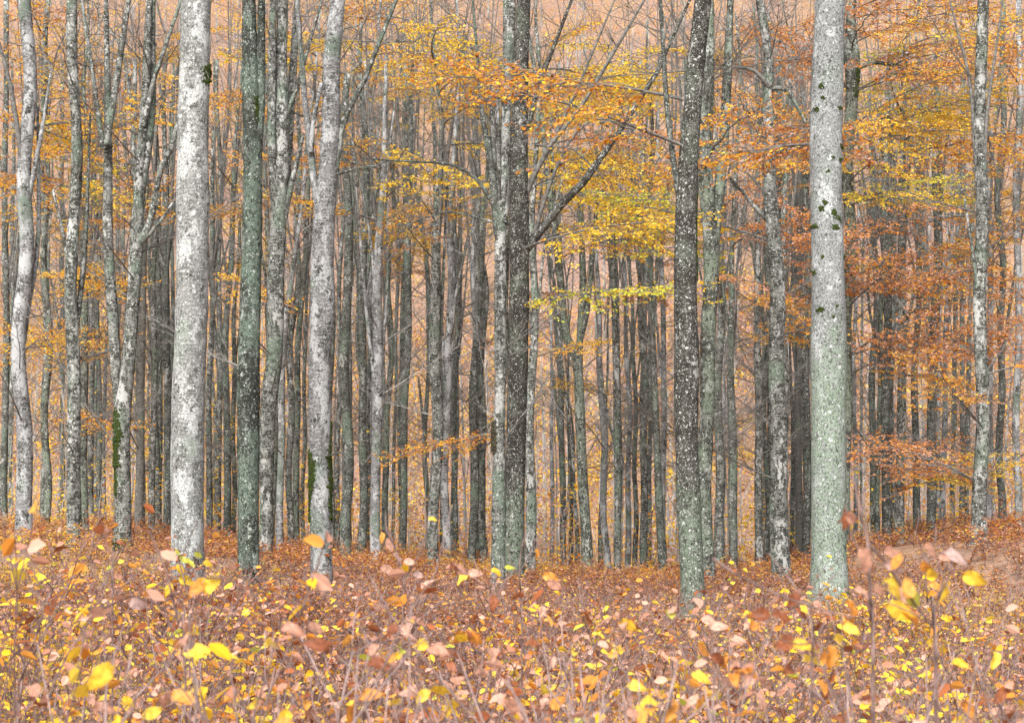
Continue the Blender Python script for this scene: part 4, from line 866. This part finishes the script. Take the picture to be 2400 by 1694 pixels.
below = [(90, 'the stout pale edge trunk'), (170, 'the speckled wavy trunk'), (285, 'the forked mossy beech'), (375, 'the dark banded pair'), (440, 'the broad white trunk'), (535, 'the gap past the white trunk'), (585, 'the green-lichened trunk'),
         (665, 'the rough many-stemmed beech'), (753, 'the moss-tufted pale trunk'), (815, 'the dark banded beech'), (885, 'the pale mottled beech'), (945, 'the lone dark beech'), (1030, 'the close pair'), (1105, 'the dark double stem'), (1166, 'the slimmer twin trunk'), (1205, 'the larger twin trunk'),
         (1325, 'the crossing pair'), (1380, 'the leaning many-stemmed beech'), (1450, 'the white-flecked forked beech'), (1510, 'the evenly banded beech'), (1620, 'the dark speckled giant'), (1680, 'the split grey-green beech'), (1715, 'the ringed dark beech'), (1780, 'the straight banded beech'), (1835, 'the white-blotched beech'), (1943, 'the pale-green giant'), (2050, 'the dark trio'), (2150, 'the straight beech in orange leaves'), (2185, 'the stout banded beech'), (2250, 'the cropped edge trunk'), (2300, 'the outer banded trunk')]
ROWS = [(3.8, 4.8, 'low down'), (4.8, 6.4, 'mid brush'), (6.6, 10.5, 'at the brush top')]
for bx, nm in below:
    for (d0, d1, where) in ROWS:
        if gs.random() < .42: continue
        pal = ['under', 'under_yellow', 'under', 'under_brown'][gs.integers(4)]; d = gs.uniform(d0, d1); xp = bx + gs.normal() * 12
        row = gs.uniform(1500, 1650) if d0 < 6 else gs.uniform(1430, 1560); h = CAMZ - (row - HY) / FPX * d - gz((xp - HX) / FPX * d, d)
        sapling_thing((xp - HX) / FPX * d, d, h, pal, '%s beech sapling beneath %s, %s' % (PN[pal], nm, where), gs, 12 if d0 < 4 else 14, bush=4)

# the tall sapling close to the lens, and other stems that can be singled out
def custom(label, d, stem, twigs, leaves, group='saplings standing out of the brush'):
    """stem and twigs as photo points with width in px; leaves as (x, y, dx, dy, length px, class)"""
    P = np.array([[*at(x, y, d), w * d / FPX / 2] for x, y, w in stem]); foot = np.array([P[0, 0], d, gz(P[0, 0], d)])
    E = bpy.data.objects.new('beech_sapling', None); COL.objects.link(E); E.location = foot; tag(E, label, 'sapling', group)
    P[:, :3] -= foot; P = np.vstack([[0, 0, -.03, P[0, 3] * 1.1], P]); Q = smooth_path(P, .05); V, F = tube(Q[:, :3], Q[:, 3], 7, .06, 3); link('stem', mesh_from('stem', V, F, STEM, smooth=True), E)
    g = np.random.default_rng(int(d * 1000))
    for tw in twigs:
        dep = g.uniform(-.12, .12)
        R = np.array([[*(at(x, y, d) - foot), w * d / FPX / 2] for x, y, w in tw]); R[:, 1] += dep * np.linspace(0, 1, len(R)); R = smooth_path(R, .04); V, F = tube(R[:, :3], R[:, 3], 5, .05, 4); link('twig', mesh_from('twig', V, F, STEM, smooth=True), E)
    for (x, y, dx, dy, ln, c) in leaves:
        p = at(x, y, d) - foot; p[1] += g.uniform(-.08, .08); dv = np.array([dx, g.normal() * .3, -dy]); nv = np.array([g.normal() * .4, -.9, .5 + g.normal() * .3])
        leaf_obj(E, p, dv, nv, ln * d / FPX * 1.05, c, g)
    return E
def v(*a): return tuple(x * VS for x in a[:2]) + tuple(a[2:])
custom('tall bare-topped sapling rising against the pale-green giant, with a curled brown leaf cluster', 3.7,
  [(*v(1957, 1490), 9), (*v(1953, 1390), 9), (*v(1950, 1290), 8), (*v(1945, 1210), 8), (*v(1930, 1150), 7), (*v(1918, 1090), 6), (*v(1908, 1065), 4)],
  [[(*v(1932, 1155), 6), (*v(1940, 1125), 5), (*v(1948, 1095), 7)], [(*v(1945, 1215), 6), (*v(1990, 1260), 7), (*v(2030, 1310), 7), (*v(2075, 1365), 6), (*v(2120, 1420), 5)],
   [(*v(1950, 1300), 5), (*v(1925, 1230), 4), (*v(1900, 1180), 4), (*v(1895, 1130), 3)], [(*v(1953, 1390), 5), (*v(1850, 1370), 5), (*v(1740, 1330), 5), (*v(1660, 1290), 6), (*v(1610, 1255), 7)]],
  [(*v(1895, 1140), .3, .9, 40, 'rust'), (*v(1888, 1155), .9, .4, 42, 'salmon'), (*v(1910, 1150), -.7, .6, 38, 'rust'), (*v(1918, 1225), .35, .9, 58, 'salmon'), (*v(2045, 1345), .15, -1, 50, 'orange'), (*v(1990, 1300), 1, .45, 66, 'yellow'), (*v(2050, 1325), .5, .8, 50, 'lime'), (*v(1985, 1235), .9, .2, 60, 'salmon'), (*v(2010, 1240), -.6, .8, 44, 'orange'), (*v(2075, 1270), .3, .8, 38, 'yellow'), (*v(1960, 1320), .9, .3, 50, 'salmon'), (*v(1975, 1260), .9, .3, 48, 'pink')])
custom('sapling with big drooping orange leaves beside the tall bare-topped one', 3.9,
  [(*v(2100, 1480), 7), (*v(2090, 1400), 6), (*v(2110, 1320), 5), (*v(2125, 1260), 4)], [[(*v(2092, 1400), 5), (*v(2040, 1370), 4), (*v(1990, 1350), 3)], [(*v(2105, 1340), 4), (*v(2140, 1290), 4), (*v(2155, 1240), 3)]],
  [(*v(1995, 1360), 1, .35, 80, 'yellow'), (*v(2030, 1372), 1, .4, 76, 'orange'), (*v(2130, 1240), 1, .05, 56, 'pink'), (*v(2080, 1225), .9, .2, 50, 'salmon'), (*v(2145, 1285), .8, .3, 52, 'yellow'), (*v(2070, 1255), .3, .9, 46, 'orange'), (*v(2020, 1330), .9, .2, 54, 'salmon')])
custom('dim sapling low down with broad rust and golden leaves under the pale-green giant', 4.1,
  [(*v(1820, 1490), 6), (*v(1830, 1440), 6), (*v(1850, 1390), 5)], [[(*v(1830, 1440), 4), (*v(1780, 1440), 4), (*v(1740, 1425), 3)], [(*v(1840, 1420), 4), (*v(1890, 1450), 3), (*v(1920, 1470), 3)]],
  [(*v(1775, 1440), 1, .2, 56, 'yellow'), (*v(1850, 1440), .2, .8, 50, 'orange'), (*v(1880, 1435), .8, .3, 50, 'yellow'), (*v(1890, 1345), .6, .7, 52, 'orange'), (*v(1840, 1478), 1, .1, 76, 'orange'), (*v(1560, 1440), .6, .5, 54, 'orange'), (*v(1600, 1470), .8, .5, 44, 'rust'), (*v(1920, 1320), .8, .3, 44, 'salmon')])
custom('slender arching sapling with a few salmon leaves before the pale mottled beech', 7.0,
  [(*v(905, 1420), 5), (*v(906, 1340), 5), (*v(905, 1290), 4), (*v(885, 1225), 4), (*v(868, 1180), 3)], [[(*v(905, 1300), 4), (*v(935, 1250), 4), (*v(952, 1210), 3), (*v(958, 1160), 3), (*v(948, 1135), 2)], [(*v(886, 1225), 3), (*v(865, 1190), 3), (*v(862, 1150), 2)]],
  [(*v(866, 1205), .3, .9, 36, 'salmon'), (*v(880, 1240), .6, .5, 34, 'pink'), (*v(958, 1165), 1, -.2, 20, 'yellow'), (*v(860, 1195), -.5, .6, 22, 'orange'), (*v(905, 1255), .9, .2, 30, 'salmon'), (*v(852, 1270), .9, .3, 38, 'salmon'), (*v(925, 1285), .8, .2, 28, 'pink')])
custom('golden sapling at the foot of the broad white trunk, topped by pale green leaves', 9.0,
  [(*v(425, 1400), 4), (*v(420, 1330), 4), (*v(402, 1260), 3), (*v(400, 1230), 2)], [[(*v(415, 1310), 3), (*v(440, 1270), 2), (*v(450, 1245), 2)], [(*v(402, 1262), 2), (*v(425, 1215), 2), (*v(448, 1170), 2)]],
  [(*v(400, 1250), .8, .3, 24, 'lime'), (*v(410, 1255), 1, .3, 30, 'lime'), (*v(395, 1265), .5, .8, 26, 'yellow'), (*v(430, 1240), .9, .5, 24, 'lime'), (*v(398, 1295), .8, .3, 36, 'yellow'), (*v(420, 1305), 1, .2, 36, 'yellow'), (*v(440, 1300), 1, .1, 30, 'yellow'), (*v(385, 1310), -.6, .4, 30, 'yellow'), (*v(450, 1260), .9, .2, 22, 'yellow'), (*v(405, 1245), -.4, -.7, 20, 'lime')])
custom('bare reddish wand crossing the foot of the forked mossy beech', 10.0,
  [(*v(252, 1300), 4), (*v(252, 1270), 4), (*v(268, 1235), 3), (*v(282, 1200), 2.5), (*v(290, 1170), 2)], [[(*v(254, 1272), 3), (*v(275, 1235), 2.5), (*v(290, 1205), 2)]], [(*v(262, 1212), .9, .1, 16, 'rust'), (*v(255, 1290), .9, .2, 24, 'salmon'), (*v(262, 1310), .8, .3, 24, 'orange')])
custom('thick bare bent wand between the forked mossy beech and the broad white trunk', 4.6,
  [(*v(415, 1485), 6), (*v(400, 1400), 7), (*v(385, 1330), 6), (*v(372, 1280), 5), (*v(350, 1225), 4), (*v(335, 1190), 4)], [[(*v(395, 1385), 5), (*v(350, 1350), 4), (*v(300, 1330), 3)]], [(*v(300, 1345), .9, .2, 42, 'pink'), (*v(420, 1390), .4, .8, 36, 'salmon')])
custom('pale twiggy sapling with almost no leaves before the larger twin trunk', 8.0,
  [(*v(1170, 1400), 4), (*v(1168, 1330), 4), (*v(1165, 1270), 3), (*v(1170, 1225), 3), (*v(1180, 1190), 2)], [[(*v(1166, 1280), 3), (*v(1190, 1240), 2.5), (*v(1200, 1205), 2)], [(*v(1167, 1300), 3), (*v(1145, 1255), 2), (*v(1140, 1220), 2)]],
  [(*v(1200, 1230), .4, .9, 22, 'orange'), (*v(1215, 1290), .9, .2, 40, 'orange'), (*v(1225, 1300), .8, .4, 40, 'salmon'), (*v(1130, 1270), .9, 0, 26, 'lime'), (*v(1100, 1275), .9, .2, 26, 'yellow')])
custom('bare forked twig standing up among the dark trio of beeches', 6.5,
  [(*v(2095, 1420), 4), (*v(2080, 1350), 4), (*v(2075, 1290), 3), (*v(2070, 1240), 3), (*v(2050, 1190), 2)], [[(*v(2072, 1260), 2.5), (*v(2105, 1210), 2.5), (*v(2112, 1175), 2)], [(*v(2052, 1195), 2), (*v(2060, 1165), 2), (*v(2058, 1140), 1.5)]], [(*v(2075, 1305), .8, .3, 34, 'orange'), (*v(2110, 1250), .9, .1, 30, 'salmon')])
